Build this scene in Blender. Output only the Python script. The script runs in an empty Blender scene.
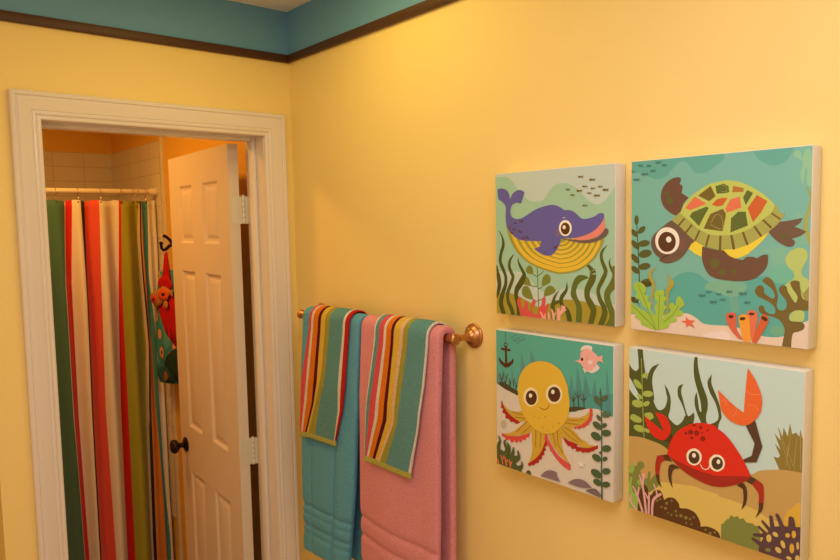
import bpy, bmesh, math, random
from mathutils import Vector, Matrix
from mathutils.geometry import tessellate_polygon
random.seed(7)
SC = bpy.context.scene
COL = SC.collection
pi = math.pi

# ------------------------------------------------------------------ helpers
def lin(c):
    return c/12.92 if c <= .04045 else ((c+.055)/1.055)**2.4
WHITE = (.74, .52, .34)
def alb(r, g, b, k=.80):
    """albedo of a print colour as it looks under the warm lamp"""
    return tuple(min(.95, max(.004, lin(c/255)/w*k)) for c, w in zip((r, g, b), WHITE))
def srgb(r, g, b):
    return tuple(lin(c/255) for c in (r, g, b))

MATS = {}
def mat(name, color, rough=.5, metal=0, bump=0, scale=200, spec=.5, sheen=0, vary=0, coat=0):
    if name in MATS: return MATS[name]
    m = bpy.data.materials.new(name); m.use_nodes = True
    nt = m.node_tree; b = nt.nodes['Principled BSDF']
    b.inputs['Base Color'].default_value = (*color, 1)
    b.inputs['Roughness'].default_value = rough
    b.inputs['Metallic'].default_value = metal
    b.inputs['Specular IOR Level'].default_value = spec
    b.inputs['Coat Weight'].default_value = coat
    b.inputs['Coat Roughness'].default_value = .12
    if sheen:
        b.inputs['Sheen Weight'].default_value = sheen
        b.inputs['Sheen Roughness'].default_value = .6
    tc = nt.nodes.new('ShaderNodeTexCoord')
    if bump:
        n = nt.nodes.new('ShaderNodeTexNoise'); n.inputs['Scale'].default_value = scale
        n.inputs['Detail'].default_value = 4
        nt.links.new(tc.outputs['Object'], n.inputs['Vector'])
        bp = nt.nodes.new('ShaderNodeBump'); bp.inputs['Strength'].default_value = 1
        bp.inputs['Distance'].default_value = bump
        nt.links.new(n.outputs['Fac'], bp.inputs['Height'])
        nt.links.new(bp.outputs['Normal'], b.inputs['Normal'])
    if vary:
        n2 = nt.nodes.new('ShaderNodeTexNoise'); n2.inputs['Scale'].default_value = scale*.7
        n2.inputs['Detail'].default_value = 3
        nt.links.new(tc.outputs['Object'], n2.inputs['Vector'])
        mx = nt.nodes.new('ShaderNodeMix'); mx.data_type = 'RGBA'
        mx.inputs[6].default_value = (*[c*(1-vary) for c in color], 1)
        mx.inputs[7].default_value = (*[min(1, c*(1+vary)) for c in color], 1)
        nt.links.new(n2.outputs['Fac'], mx.inputs[0])
        nt.links.new(mx.outputs[2], b.inputs['Base Color'])
    MATS[name] = m
    return m

def link(name, me, mats, parent=None, smooth=None):
    o = bpy.data.objects.new(name, me); COL.objects.link(o)
    for m in (mats if isinstance(mats, (list, tuple)) else [mats]): me.materials.append(m)
    if parent: o.parent = parent
    if smooth is not None:
        me.polygons.foreach_set('use_smooth', [True]*len(me.polygons))
        if smooth < 180:
            me.set_sharp_from_angle(angle=math.radians(smooth))
    return o
def from_bm(name, bm, mats, parent=None, smooth=None, norm=True):
    if norm: bmesh.ops.recalc_face_normals(bm, faces=bm.faces[:])
    me = bpy.data.meshes.new(name); bm.to_mesh(me); bm.free()
    return link(name, me, mats, parent, smooth)
def box(bm, x0, x1, y0, y1, z0, z1, bevel=0, mi=0):
    vs = [bm.verts.new((x, y, z)) for x in (x0, x1) for y in (y0, y1) for z in (z0, z1)]
    fs = [bm.faces.new([vs[i] for i in f]) for f in ((0,1,3,2),(4,6,7,5),(0,4,5,1),(2,3,7,6),(0,2,6,4),(1,5,7,3))]
    for f in fs: f.material_index = mi
    if bevel:
        es = set(e for f in fs for e in f.edges)
        bmesh.ops.bevel(bm, geom=list(es), offset=bevel, segments=2, affect='EDGES', profile=.5)
def lathe(bm, prof, M, n=32, mi=0):
    """prof: list of (radius, height) about local z; M places it"""
    rings = []
    for r, h in prof:
        if r < 1e-6: rings.append([bm.verts.new(M @ Vector((0, 0, h)))])
        else: rings.append([bm.verts.new(M @ Vector((r*math.cos(2*pi*k/n), r*math.sin(2*pi*k/n), h))) for k in range(n)])
    for a, b in zip(rings, rings[1:]):
        for k in range(n):
            q = [a[k % len(a)], a[(k+1) % n % len(a)], b[(k+1) % n % len(b)], b[k % len(b)]]
            q = list(dict.fromkeys(q))
            if len(q) > 2: bm.faces.new(q).material_index = mi
    for rg, flip in ((rings[0], 1), (rings[-1], 0)):
        if len(rg) > 2: bm.faces.new(rg[::-1] if flip else rg).material_index = mi
def axis_to(p, d):
    return Matrix.Translation(p) @ Vector(d).to_track_quat('Z', 'Y').to_matrix().to_4x4()
def tube(bm, pts, r, n=10, closed=False, mi=0):
    pts = [Vector(p) for p in pts]; N = len(pts); rings = []
    up = None
    for i, p in enumerate(pts):
        a = pts[i-1] if (i or closed) else p
        b = pts[(i+1) % N] if (i < N-1 or closed) else p
        t = (b-a).normalized()
        if up is None: up = t.orthogonal().normalized()
        up = (up - t*up.dot(t)).normalized(); s = t.cross(up)
        rr = r(i) if callable(r) else r
        rings.append([bm.verts.new(p+(up*math.cos(2*pi*k/n)+s*math.sin(2*pi*k/n))*rr) for k in range(n)])
    for i in range(N if closed else N-1):
        a, b = rings[i], rings[(i+1) % N]
        for k in range(n): bm.faces.new((a[k], a[(k+1) % n], b[(k+1) % n], b[k])).material_index = mi
    if not closed:
        bm.faces.new(rings[0][::-1]).material_index = mi; bm.faces.new(rings[-1]).material_index = mi
def empty(name, loc=(0, 0, 0)):
    o = bpy.data.objects.new(name, None); COL.objects.link(o); o.location = loc
    o.empty_display_size = .05
    return o
def tag(o, label, cat, group=None):
    o['label'] = label; o['category'] = cat
    if group: o['group'] = group
    return o
def struct(o):
    o['kind'] = 'structure'; return o
def adopt(child, root):
    child.parent = root; child.matrix_parent_inverse = Matrix.Translation(root.location).inverted()
    return child

# ------------------------------------------------------------------ materials
def wall_mat(name, split=None):
    m = mat(name, YELLOW, .55, 0, .0004, 260, .35)
    if split:
        nt = m.node_tree; b = nt.nodes['Principled BSDF']
        tc = [n for n in nt.nodes if n.type == 'TEX_COORD'][0]
        sx = nt.nodes.new('ShaderNodeSeparateXYZ'); nt.links.new(tc.outputs['Object'], sx.inputs[0])
        gt = nt.nodes.new('ShaderNodeMath'); gt.operation = 'GREATER_THAN'; gt.inputs[1].default_value = split
        nt.links.new(sx.outputs['Z'], gt.inputs[0])
        mx = nt.nodes.new('ShaderNodeMix'); mx.data_type = 'RGBA'
        mx.inputs[6].default_value = (*YELLOW, 1); mx.inputs[7].default_value = (*TEAL, 1)
        nt.links.new(gt.outputs[0], mx.inputs[0]); nt.links.new(mx.outputs[2], b.inputs['Base Color'])
    return m
YELLOW = (.92, .715, .30)
TEAL = (.14, .36, .66)
M_WALL = wall_mat('two_tone_wall_paint', 2.293)
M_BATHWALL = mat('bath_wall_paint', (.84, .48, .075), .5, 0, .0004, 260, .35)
M_CEIL = mat('ceiling_texture', (.88, .86, .83), .8, 0, .002, 60, .2)
M_FLOOR = mat('floor_tile', (.50, .42, .33), .4, 0, .0005, 30, .4)
M_TRIM = mat('white_gloss_trim', (.80, .73, .74), .20, 0, .0002, 40, .5)
M_DOOR = mat('white_door_paint', (.78, .66, .58), .42, 0, .0002, 120, .4)
M_BROWN = mat('brown_border_strip', (.075, .030, .012), .45, 0, .0002, 90, .4)
M_BRONZE = mat('oiled_bronze', (.030, .014, .009), .32, .7, 0, 1, .5)
M_BRASS = mat('antique_brass', (.54, .27, .13), .36, 1, .0001, 300)
M_HINGE = mat('painted_hinge', (.78, .74, .69), .35, .2, .0001, 200, .5)
M_CHROME = mat('chrome', (.7, .66, .6), .15, 1)
M_ROD = mat('white_rod_enamel', (.80, .72, .62), .3, 0, .0001, 100, .5)
M_CANVAS = mat('canvas_edge', (.79, .76, .74), .75, 0, .0002, 900, .2)

# ------------------------------------------------------------------ room shell
XL, YR, H = -2.05, -2.95, 2.44       # main room: x XL..0, y YR..0
XE = -.863                            # outer corner of the door wall
DX0, DX1, DZ = -.722, -.100, 2.048    # door opening (inside of jambs)
WT = .118                             # wall thickness
BX1, BY1 = .02, 1.91                  # bath room: right wall, back wall
def slab(name, boxes, m):
    bm = bmesh.new()
    for b in boxes: box(bm, *b)
    return struct(from_bm(name, bm, m))
slab('wall_right', [(0, .12, YR, WT, 0, H)], M_WALL)
JT = .018
slab('wall_back', [(XE, DX0-JT, 0, WT, 0, H), (DX1+JT, 0, 0, WT, 0, H), (DX0-JT, DX1+JT, 0, WT, DZ+JT, H)], M_WALL)
slab('wall_alcove_side', [(XE, XE+.06, WT, .62, 0, H)], M_WALL)
slab('wall_alcove_back', [(XL, XE, .50, .62, 0, H)], M_WALL)
slab('wall_left', [(XL-.1, XL, YR, .62, 0, H)], M_WALL)
slab('wall_front', [(XL-.1, .12, YR-.1, YR, 0, H)], M_WALL)
slab('floor', [(XL-.1, .12, YR-.1, BY1+.1, -.1, 0)], M_FLOOR)
slab('ceiling', [(XL-.1, .14, YR-.1, BY1+.1, H, H+.1)], M_CEIL)
slab('wall_bath_right', [(BX1, .14, WT, BY1+.1, 0, H)], M_BATHWALL)
slab('wall_bath_back', [(-1.6, BX1, BY1, BY1+.1, 0, H)], M_BATHWALL)
slab('wall_bath_left', [(-1.6, -1.5, .62, BY1, 0, H)], M_BATHWALL)

# tiles
def tile_mat():
    m = mat('glossy_wall_tile', (.66, .56, .46), .16, 0, 0, 1, .5)
    nt = m.node_tree; b = nt.nodes['Principled BSDF']
    uv = nt.nodes.new('ShaderNodeUVMap')
    br = nt.nodes.new('ShaderNodeTexBrick'); br.offset = 0; br.squash = 1
    br.inputs['Scale'].default_value = 1
    br.inputs['Brick Width'].default_value = .145; br.inputs['Row Height'].default_value = .0735
    br.inputs['Mortar Size'].default_value = .0016; br.inputs['Mortar Smooth'].default_value = .3
    br.inputs['Color1'].default_value = (.78, .68, .60, 1); br.inputs['Color2'].default_value = (.72, .63, .56, 1)
    br.inputs['Mortar'].default_value = (.58, .50, .43, 1)
    nt.links.new(uv.outputs[0], br.inputs['Vector'])
    nt.links.new(br.outputs['Color'], b.inputs['Base Color'])
    bp = nt.nodes.new('ShaderNodeBump'); bp.invert = True; bp.inputs['Distance'].default_value = .0012
    nt.links.new(br.outputs['Fac'], bp.inputs['Height']); nt.links.new(bp.outputs['Normal'], b.inputs['Normal'])
    return m
M_TILE = tile_mat()
TZ = 2.165
def tiled(name, b, axis, flip=1):
    bm = bmesh.new(); box(bm, *b); bmesh.ops.recalc_face_normals(bm, faces=bm.faces[:])
    ul = bm.loops.layers.uv.new('UVMap')
    for f in bm.faces:
        for l in f.loops:
            c = l.vert.co
            l[ul].uv = ((c.x-BX1+.145*10) if axis == 'x' else (BY1-c.y), TZ-c.z+.0735*40)
    return struct(from_bm(name, bm, M_TILE, norm=False))
YT = 1.185
tiled('wall_tile_back', (-1.5, BX1, BY1-.008, BY1, .4, TZ), 'x')
tiled('wall_tile_right', (BX1-.008, BX1, YT, BY1, .4, TZ), 'y')
bm = bmesh.new()
prof = [(BX1, YT-.014), (BX1-.006, YT-.013), (BX1-.0105, YT-.007), (BX1-.012, YT), (BX1-.0105, YT+.012), (BX1-.008, YT+.02), (BX1, YT+.02)]
nrow = 15
for k in range(nrow):
    z1 = TZ+.012-k*.147; z0 = z1-.1455
    a = [bm.verts.new((x, y, z0)) for x, y in prof]; c = [bm.verts.new((x, y, z1)) for x, y in prof]
    for i in range(len(prof)): j = (i+1) % len(prof); bm.faces.new((a[i], a[j], c[j], c[i]))
    bm.faces.new(a[::-1]); bm.faces.new(c)
struct(from_bm('trim_1', bm, mat('bullnose_tile', (.68, .59, .50), .12, 0, 0, 1, .6), smooth=50))

# ------------------------------------------------------------------ brown border strip under the teal band
ZB0, ZB1 = 2.2795, 2.3050
bm = bmesh.new(); box(bm, XE-.011, -.011, -.011, 0, ZB0, ZB1, .003); struct(from_bm('trim_2', bm, M_BROWN, smooth=40))
bm = bmesh.new(); box(bm, -.011, 0, YR, 0, ZB0, ZB1, .003); struct(from_bm('trim_3', bm, M_BROWN, smooth=40))

# ------------------------------------------------------------------ door casing, jamb, stop
CX0, CX1, CZ = -.7905, -.0278, 2.1169          # outer edge of the casing
IX0, IX1, IZ = -.7195, -.1010, 2.0465          # inner edge
CP = [(0, 0), (0, .015), (.002, .018), (.006, .0195), (.011, .019), (.0125, .0165), (.014, .0155), (.0155, .0165), (.018, .0185), (.022, .0185),
      (.030, .0165), (.040, .0140), (.046, .0125), (.0475, .0105), (.049, .0105), (.0505, .0130), (.054, .0135), (.0575, .0120), (.0585, .0095),
      (.060, .0090), (.0615, .0105), (.066, .0108), (.069, .0095), (.0705, .006), (.0705, 0)]
def casing(name, yf, sgn):
    """mitred frame: path outer corners, profile runs inwards"""
    bm = bmesh.new()
    path = [(CX0, 0, 1, 0), (CX0, CZ, 1, -1), (CX1, CZ, -1, -1), (CX1, 0, -1, 0)]
    cols = []
    for x, z, dx, dz in path:
        cols.append([bm.verts.new((x+dx*t, yf+sgn*h, z+dz*t)) for t, h in CP])
    for a, b in zip(cols, cols[1:]):
        for i in range(len(CP)-1): bm.faces.new((a[i], a[i+1], b[i+1], b[i]))
        bm.faces.new((a[-1], a[0], b[0], b[-1]))
    for c in (cols[0], cols[-1]): bm.faces.new(c)
    return struct(from_bm(name, bm, M_TRIM, smooth=25))
casing('trim_4', 0, -1)
casing('trim_5', WT, 1)
def ushape(name, x0, x1, z1, t, y0, y1, bev):
    """three boards as one U: left, right, head; inner faces at x0, x1, z1, thickness t outwards"""
    bm = bmesh.new()
    box(bm, x0-t, x0, y0, y1, 0, z1+t, bev); box(bm, x1, x1+t, y0, y1, 0, z1+t, bev); box(bm, x0, x1, y0, y1, z1, z1+t, bev)
    return struct(from_bm(name, bm, M_TRIM, smooth=40))
ushape('trim_6', DX0, DX1, DZ, JT-.001, .0005, WT-.0005, 0)
ushape('trim_7', DX0+.013, DX1-.013, DZ-.012, .0128, .050, .083, .0025)

# baseboards (below the frame, seen from other positions)
for i, b in enumerate(((-.012, 0, YR, -.0, 0, .09), (CX1, -.012, -.012, 0, 0, .09), (XE-.0, CX0, -.012, 0, 0, .09))):
    bm = bmesh.new(); box(bm, *b, .003); struct(from_bm('baseboard_%s' % ('right', 'back', 'back_left')[i], bm, M_TRIM, smooth=40))

# ------------------------------------------------------------------ the door, opened a little past square
HX, HY, TH = -.160, .130, math.radians(3.3)
DW, DT, DB, DTOP = .604, .035, .012, 2.034
dvec = Vector((math.sin(TH), math.cos(TH), 0)); nvec = Vector((math.cos(TH), -math.sin(TH), 0))  # nvec: through the thickness, to the right
MD = Matrix(((nvec.x, dvec.x, 0, HX), (nvec.y, dvec.y, 0, HY), (0, 0, 1, 0), (0, 0, 0, 1)))      # local x thickness, y width, z up
def D(x, y, z): return MD @ Vector((x, y, z))
def door_mesh():
    bm = bmesh.new()
    dc = [0, .100, .247, .352, .498, DW]
    zc = [DB, .225, .822, 1.000, 1.608, 1.711, 1.924, DTOP]
    def face(xf, s):
        def v(d, z, h): return bm.verts.new(D(xf+s*h, d, z))
        for i in range(5):
            for j in range(7):
                a0, a1, z0, z1 = dc[i], dc[i+1], zc[j], zc[j+1]
                if i in (1, 3) and j in (1, 3, 5):
                    prev = None
                    for ins, h in ((0, 0), (.003, .0015), (.009, .0075), (.013, .0085), (.019, .0085), (.033, .0022), (.035, .0018)):
                        r = [v(a0+ins, z0+ins, h), v(a1-ins, z0+ins, h), v(a1-ins, z1-ins, h), v(a0+ins, z1-ins, h)]
                        if prev:
                            for k in range(4): bm.faces.new((prev[k], prev[(k+1) % 4], r[(k+1) % 4], r[k]))
                        prev = r
                    bm.faces.new(prev)
                else:
                    bm.faces.new((v(a0, z0, 0), v(a1, z0, 0), v(a1, z1, 0), v(a0, z1, 0)))
    face(0, 1); face(DT, -1)
    for y in (0, DW): bm.faces.new([bm.verts.new(D(x, y, z)) for x, z in ((0, DB), (DT, DB), (DT, DTOP), (0, DTOP))])
    for z in (DB, DTOP): bm.faces.new([bm.verts.new(D(x, y, z)) for x, y in ((0, 0), (DT, 0), (DT, DW), (0, DW))])
    bmesh.ops.remove_doubles(bm, verts=bm.verts[:], dist=1e-5)
    return bm
door = struct(from_bm('door_1', door_mesh(), M_DOOR, smooth=20))
# knobs
KY, KZ = .545, .917
for s, x0 in ((-1, 0), (1, DT)):
    bm = bmesh.new()
    M = axis_to(D(x0, KY, KZ), nvec*s)
    lathe(bm, [(.0285, 0), (.0290, .003), (.027, .006), (.016, .010), (.0105, .014), (.0095, .022), (.011, .028), (.019, .033),
               (.0255, .039), (.0275, .046), (.0265, .053), (.021, .059), (.011, .062), (0, .063)], M, 36)
    o = from_bm('door_knob', bm, M_BRONZE, door, smooth=40); o['label'] = 'dark bronze round door knob'
bm = bmesh.new()
box(bm, -.0115, .0115, -.0012, .0012, -.028, .028, .0006)
bm.transform(MD @ Matrix.Translation((DT/2, DW+.0003, KZ)))
from_bm('latch_plate', bm, M_BRASS, door)
# hinges
PIN = D(DT+.0105, -.006, 0)
for zc in (1.822, 1.020, .22):
    bm = bmesh.new()
    hh = .0445
    # leaf on the door edge with rounded corners
    def leaf(f, w, t):
        r = .012; pts = [(0, -hh), (w-r, -hh)] + [(w-r+r*math.sin(a), -hh+r-r*math.cos(a)) for a in (pi/6, pi/3, pi/2)] \
            + [(w, hh-r)] + [(w-r+r*math.cos(a), hh-r+r*math.sin(a)) for a in (pi/6, pi/3, pi/2)] + [(0, hh)]
        a = [bm.verts.new(f(p, q, 0)) for p, q in pts]; b = [bm.verts.new(f(p, q, t)) for p, q in pts]
        for i in range(len(a)): j = (i+1) % len(a); bm.faces.new((a[i], a[j], b[j], b[i]))
        bm.faces.new(a[::-1]); bm.faces.new(b)
    leaf(lambda p, q, t: D(DT+.007-p, -.0002-t, zc+q), .036, .0018)
    leaf(lambda p, q, t: Vector((DX1-.0003-t, PIN.y-p, zc+q)), .030, .0018)
    for k in range(5):
        z0 = zc-hh+k*hh*2/5
        lathe(bm, [(.0052, .0006), (.0056, .0012), (.0056, hh*2/5-.0012), (.0052, hh*2/5-.0006)], Matrix.Translation((PIN.x, PIN.y, z0)), 16)
    lathe(bm, [(.0035, 0), (.005, .002), (.004, .0045), (0, .005)], Matrix.Translation((PIN.x, PIN.y, zc+hh)), 16)
    box(bm, PIN.x, DX1-.0003, PIN.y-.001, PIN.y+.001, zc-hh, zc+hh)
    for q in (-.03, 0, .03):
        for p in ((.020 if q else .012),):
            lathe(bm, [(.0036, 0), (.0030, .0007), (0, .0008)], axis_to(D(DT+.007-p-.006, -.002, zc+q), -dvec), 12)
    h = from_bm('hinge', bm, M_HINGE, door, smooth=35)

# ------------------------------------------------------------------ canvases
# each row: red, green, blue, kind (0 polygon, 1 smooth outline, 2 stroke), starts a new layer, coordinates in thousandths of the canvas side
ART = {
'whale': [
  (188, 178, 150, 0, 1, [0, 0, 1000, 0, 1000, 1000, 0, 1000]),
  (158, 172, 130, 1, 1, [-51, 15, -51, 15, 43, 19, 104, 23, 154, 50, 203, 105, 280, 174, 337, 203, 402, 207, 447, 192, 492, 141, 536, 105, 580, 96, 551, 99, 603, 95, 654, 104, 704, 128, 753, 167, 802, 213, 865, 241, 911, 230, 957, 190, 994, 147, 1031, 117, 1031, 117, 1066, 1093, 1066, 1093, -104, 1237, -104, 1237]),
  (190, 180, 150, 1, 1, [-56, 694, -56, 694, 90, 692, 240, 692, 307, 731, 401, 806, 510, 835, 498, 828, 586, 791, 672, 782, 771, 787, 875, 817, 960, 850, 1036, 876, 1036, 876, 1066, 1093, 1066, 1093, -104, 1237, -104, 1237]),
  (165, 130, 40, 1, 1, [-58, 904, -58, 904, 1, 877, 37, 848, 110, 843, 190, 856, 278, 884, 373, 920, 419, 931, 474, 898, 563, 870, 551, 867, 629, 856, 738, 857, 836, 869, 914, 886, 961, 909, 1036, 915, 1036, 915, 1066, 1093, 1066, 1093, -104, 1237, -104, 1237]),
  (95, 95, 35, 2, 1, [382, 648, 7, 387, 742, 7, 393, 926, 7]),
  (95, 95, 35, 2, 0, [382, 785, 6, 354, 786, 6, 326, 780, 6]),
  (95, 95, 35, 2, 0, [391, 799, 6, 415, 791, 6, 433, 772, 5]),
  (95, 95, 35, 2, 0, [382, 715, 6, 354, 707, 6, 331, 690, 6]),
  (95, 95, 35, 2, 0, [386, 713, 6, 410, 698, 6, 442, 675, 5]),
  (95, 95, 35, 2, 0, [391, 883, 6, 363, 885, 6, 335, 868, 6]),
  (95, 95, 35, 2, 0, [391, 880, 6, 428, 867, 6, 451, 842, 5]),
  (122, 115, 40, 1, 1, [280, 674, 307, 642, 340, 657, 347, 696, 318, 702, 290, 692]),
  (122, 115, 40, 1, 0, [230, 750, 259, 723, 302, 728, 326, 781, 280, 780, 241, 773]),
  (122, 115, 40, 1, 0, [244, 816, 264, 789, 302, 790, 330, 832, 342, 874, 287, 872, 249, 852]),
  (122, 115, 40, 1, 0, [427, 777, 430, 725, 467, 695, 497, 719, 490, 754]),
  (122, 115, 40, 1, 0, [445, 848, 454, 796, 496, 772, 538, 794, 527, 821]),
  (78, 72, 22, 2, 1, [4, 652, 11, 15, 705, 25, 19, 722, 36, 29, 791, 38, 11, 861, 26, -3, 892, 4]),
  (78, 72, 22, 2, 1, [28, 400, 4, 63, 453, 16, 71, 506, 27, 50, 559, 27, 39, 620, 29, 64, 672, 29, 90, 727, 27, 89, 787, 31, 58, 858, 37, 42, 920, 42, 57, 972, 42, 76, 1016, 37]),
  (84, 78, 26, 2, 1, [171, 568, 4, 136, 610, 20, 126, 655, 26, 146, 699, 28, 161, 731, 28, 135, 792, 30, 109, 847, 31, 114, 907, 33, 144, 957, 36, 164, 1016, 36]),
  (78, 72, 22, 2, 1, [216, 593, 4, 211, 615, 12, 230, 651, 22, 259, 694, 27, 264, 719, 39, 230, 772, 47, 195, 819, 42, 190, 871, 36, 209, 930, 36, 211, 1019, 36]),
  (84, 82, 26, 2, 1, [571, 799, 3, 536, 840, 18, 519, 891, 32, 517, 940, 34, 527, 1003, 32]),
  (78, 76, 24, 2, 1, [633, 743, 3, 631, 792, 21, 588, 850, 31, 595, 899, 30, 638, 937, 39, 663, 1018, 39]),
  (84, 80, 26, 2, 1, [576, 872, 18, 516, 898, 30, 520, 947, 32, 524, 1032, 32]),
  (95, 95, 34, 1, 1, [811, 707, 811, 707, 779, 692, 730, 692, 693, 723, 672, 776, 667, 831, 697, 870, 710, 917, 701, 1028, 701, 1028, 747, 1023, 747, 1023, 755, 927, 747, 880, 718, 834, 709, 794, 726, 752, 763, 723]),
  (92, 84, 26, 2, 1, [771, 618, 3, 811, 634, 24, 839, 670, 37, 839, 666, 44, 835, 712, 49, 799, 775, 45, 796, 829, 42, 824, 874, 48, 844, 919, 45, 814, 1016, 39]),
  (92, 84, 26, 2, 1, [943, 496, 3, 905, 542, 20, 905, 588, 23, 929, 640, 28, 933, 668, 28, 906, 722, 31, 879, 776, 27, 891, 835, 31, 922, 886, 37, 926, 932, 42, 888, 1022, 39]),
  (92, 84, 26, 2, 1, [968, 577, 3, 961, 606, 12, 978, 645, 20, 997, 672, 22, 1020, 710, 22]),
  (100, 98, 34, 1, 1, [978, 640, 994, 620, 994, 620, 1034, 645, 1034, 645, 1035, 760, 1035, 760, 998, 768, 968, 804, 976, 849, 998, 896, 998, 896, 1036, 902, 1036, 902, 1037, 1032, 1037, 1032, 915, 1019, 915, 1019, 961, 948, 953, 903, 926, 846, 926, 787, 960, 732, 982, 686]),
  (214, 74, 60, 1, 1, [199, 908, 209, 877, 234, 870, 231, 905, 253, 948, 268, 910, 282, 894, 299, 900, 297, 945, 316, 959, 330, 905, 344, 879, 369, 880, 363, 910, 335, 934, 335, 960, 358, 980, 382, 974, 391, 922, 405, 921, 419, 906, 428, 862, 451, 852, 457, 874, 451, 910, 476, 893, 479, 908, 465, 952, 460, 1038, 460, 1038, 238, 1046, 238, 1046, 219, 959]),
  (236, 150, 120, 2, 1, [403, 956, 7, 423, 974, 15, 442, 1026, 15]),
  (236, 150, 120, 2, 0, [451, 964, 7, 448, 989, 13, 448, 1025, 13]),
  (236, 150, 120, 2, 0, [478, 951, 9, 483, 979, 16, 484, 1022, 16]),
  (236, 150, 120, 2, 0, [504, 929, 9, 517, 955, 18, 527, 1017, 18]),
  (236, 150, 120, 2, 0, [538, 951, 9, 527, 975, 12, 520, 1018, 13]),
  (236, 150, 120, 2, 0, [568, 919, 9, 572, 957, 16, 573, 1013, 16]),
  (236, 150, 120, 2, 0, [507, 931, 9, 520, 961, 16, 526, 1018, 16]),
  (236, 150, 120, 2, 0, [555, 917, 9, 562, 958, 16, 564, 1014, 16]),
  (236, 150, 120, 2, 0, [612, 910, 22, 590, 938, 21, 564, 979, 16]),
  (236, 150, 120, 2, 0, [593, 896, 10, 596, 920, 14, 590, 941, 14]),
  (236, 150, 120, 2, 0, [629, 922, 10, 608, 936, 12, 590, 948, 12]),
  (160, 135, 45, 1, 1, [100, 363, 100, 363, 112, 408, 142, 475, 191, 541, 259, 599, 345, 640, 447, 669, 528, 683, 577, 689, 671, 677, 754, 650, 835, 597, 882, 543, 913, 490, 924, 460, 924, 460, 754, 438, 586, 438, 401, 438]),
  (226, 165, 45, 2, 1, [152, 372, 12, 163, 412, 30, 189, 472, 30, 233, 532, 29, 294, 583, 29, 370, 620, 28, 461, 646, 27, 533, 659, 27, 578, 665, 26, 663, 654, 25, 738, 630, 25, 811, 583, 24, 854, 534, 24, 882, 486, 23, 892, 459, 9]),
  (226, 165, 45, 2, 0, [216, 383, 11, 225, 417, 27, 248, 468, 27, 284, 519, 27, 336, 564, 26, 401, 595, 26, 479, 618, 25, 540, 630, 25, 579, 635, 24, 653, 626, 24, 717, 606, 23, 780, 564, 23, 818, 522, 22, 842, 481, 22, 852, 457, 9]),
  (226, 165, 45, 2, 0, [279, 394, 10, 287, 422, 25, 305, 465, 25, 336, 507, 24, 378, 544, 24, 432, 571, 24, 496, 590, 23, 548, 600, 23, 581, 605, 23, 642, 598, 22, 696, 580, 22, 750, 546, 21, 782, 511, 21, 803, 476, 21, 810, 456, 8]),
  (226, 165, 45, 2, 0, [338, 405, 8, 343, 428, 23, 358, 462, 22, 383, 496, 22, 417, 526, 22, 461, 547, 22, 513, 563, 21, 555, 572, 21, 582, 576, 21, 631, 570, 20, 676, 556, 20, 720, 528, 20, 747, 500, 20, 764, 470, 20, 770, 455, 7]),
  (226, 165, 45, 2, 0, [396, 415, 7, 400, 432, 20, 412, 458, 20, 430, 485, 20, 457, 508, 20, 490, 525, 20, 530, 537, 19, 562, 543, 19, 582, 547, 19, 621, 542, 19, 656, 532, 19, 690, 510, 18, 711, 488, 18, 724, 466, 18, 729, 453, 7]),
  (226, 165, 45, 2, 0, [453, 425, 7, 456, 437, 18, 464, 455, 18, 477, 474, 18, 495, 490, 18, 518, 502, 18, 547, 511, 18, 569, 515, 17, 583, 518, 17, 611, 515, 17, 636, 508, 17, 660, 492, 17, 675, 476, 17, 685, 461, 17, 688, 452, 7]),
  (226, 165, 45, 2, 0, [504, 433, 5, 506, 441, 14, 510, 452, 14, 518, 464, 14, 530, 474, 14, 544, 482, 14, 562, 487, 14, 575, 490, 14, 584, 491, 14, 601, 489, 14, 617, 485, 14, 632, 476, 14, 642, 466, 14, 647, 456, 14, 650, 451, 5]),
  (100, 82, 126, 1, 1, [21, 106, 21, 106, 63, 103, 103, 114, 128, 138, 143, 183, 143, 183, 163, 147, 203, 125, 242, 123, 276, 139, 276, 139, 261, 173, 241, 216, 241, 216, 203, 207, 163, 220, 145, 257, 148, 294, 182, 318, 241, 318, 308, 290, 374, 260, 447, 241, 519, 233, 571, 245, 516, 233, 568, 245, 616, 270, 616, 270, 671, 275, 712, 297, 754, 328, 802, 329, 850, 317, 889, 298, 919, 302, 923, 325, 923, 325, 897, 366, 850, 405, 778, 434, 696, 451, 586, 457, 586, 457, 582, 486, 551, 535, 516, 564, 510, 568, 456, 571, 401, 552, 357, 526, 357, 526, 401, 513, 415, 495, 420, 473, 420, 473, 355, 474, 260, 471, 201, 456, 142, 415, 107, 370, 97, 310, 97, 285, 98, 233, 72, 202, 29, 178, 29, 178, 23, 140]),
  (116, 86, 108, 1, 1, [598, 420, 596, 429, 592, 437, 585, 443, 576, 447, 567, 448, 557, 447, 548, 443, 541, 437, 537, 429, 535, 420, 537, 412, 541, 404, 548, 398, 557, 394, 567, 393, 576, 394, 585, 398, 592, 404, 596, 412]),
  (92, 60, 60, 1, 1, [202, 351, 200, 354, 195, 356, 187, 356, 180, 356, 174, 353, 172, 350, 174, 347, 180, 345, 187, 345, 195, 346, 200, 348]),
  (92, 60, 60, 1, 0, [267, 336, 265, 340, 258, 344, 247, 346, 237, 346, 228, 345, 225, 341, 227, 337, 234, 334, 244, 332, 255, 331, 263, 333]),
  (92, 60, 60, 1, 0, [172, 425, 167, 426, 160, 426, 152, 422, 145, 418, 142, 413, 142, 409, 147, 408, 154, 408, 162, 411, 169, 416, 172, 421]),
  (92, 60, 60, 1, 0, [192, 402, 188, 403, 181, 403, 173, 401, 165, 396, 161, 392, 162, 388, 166, 386, 173, 386, 182, 389, 189, 393, 193, 398]),
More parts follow.
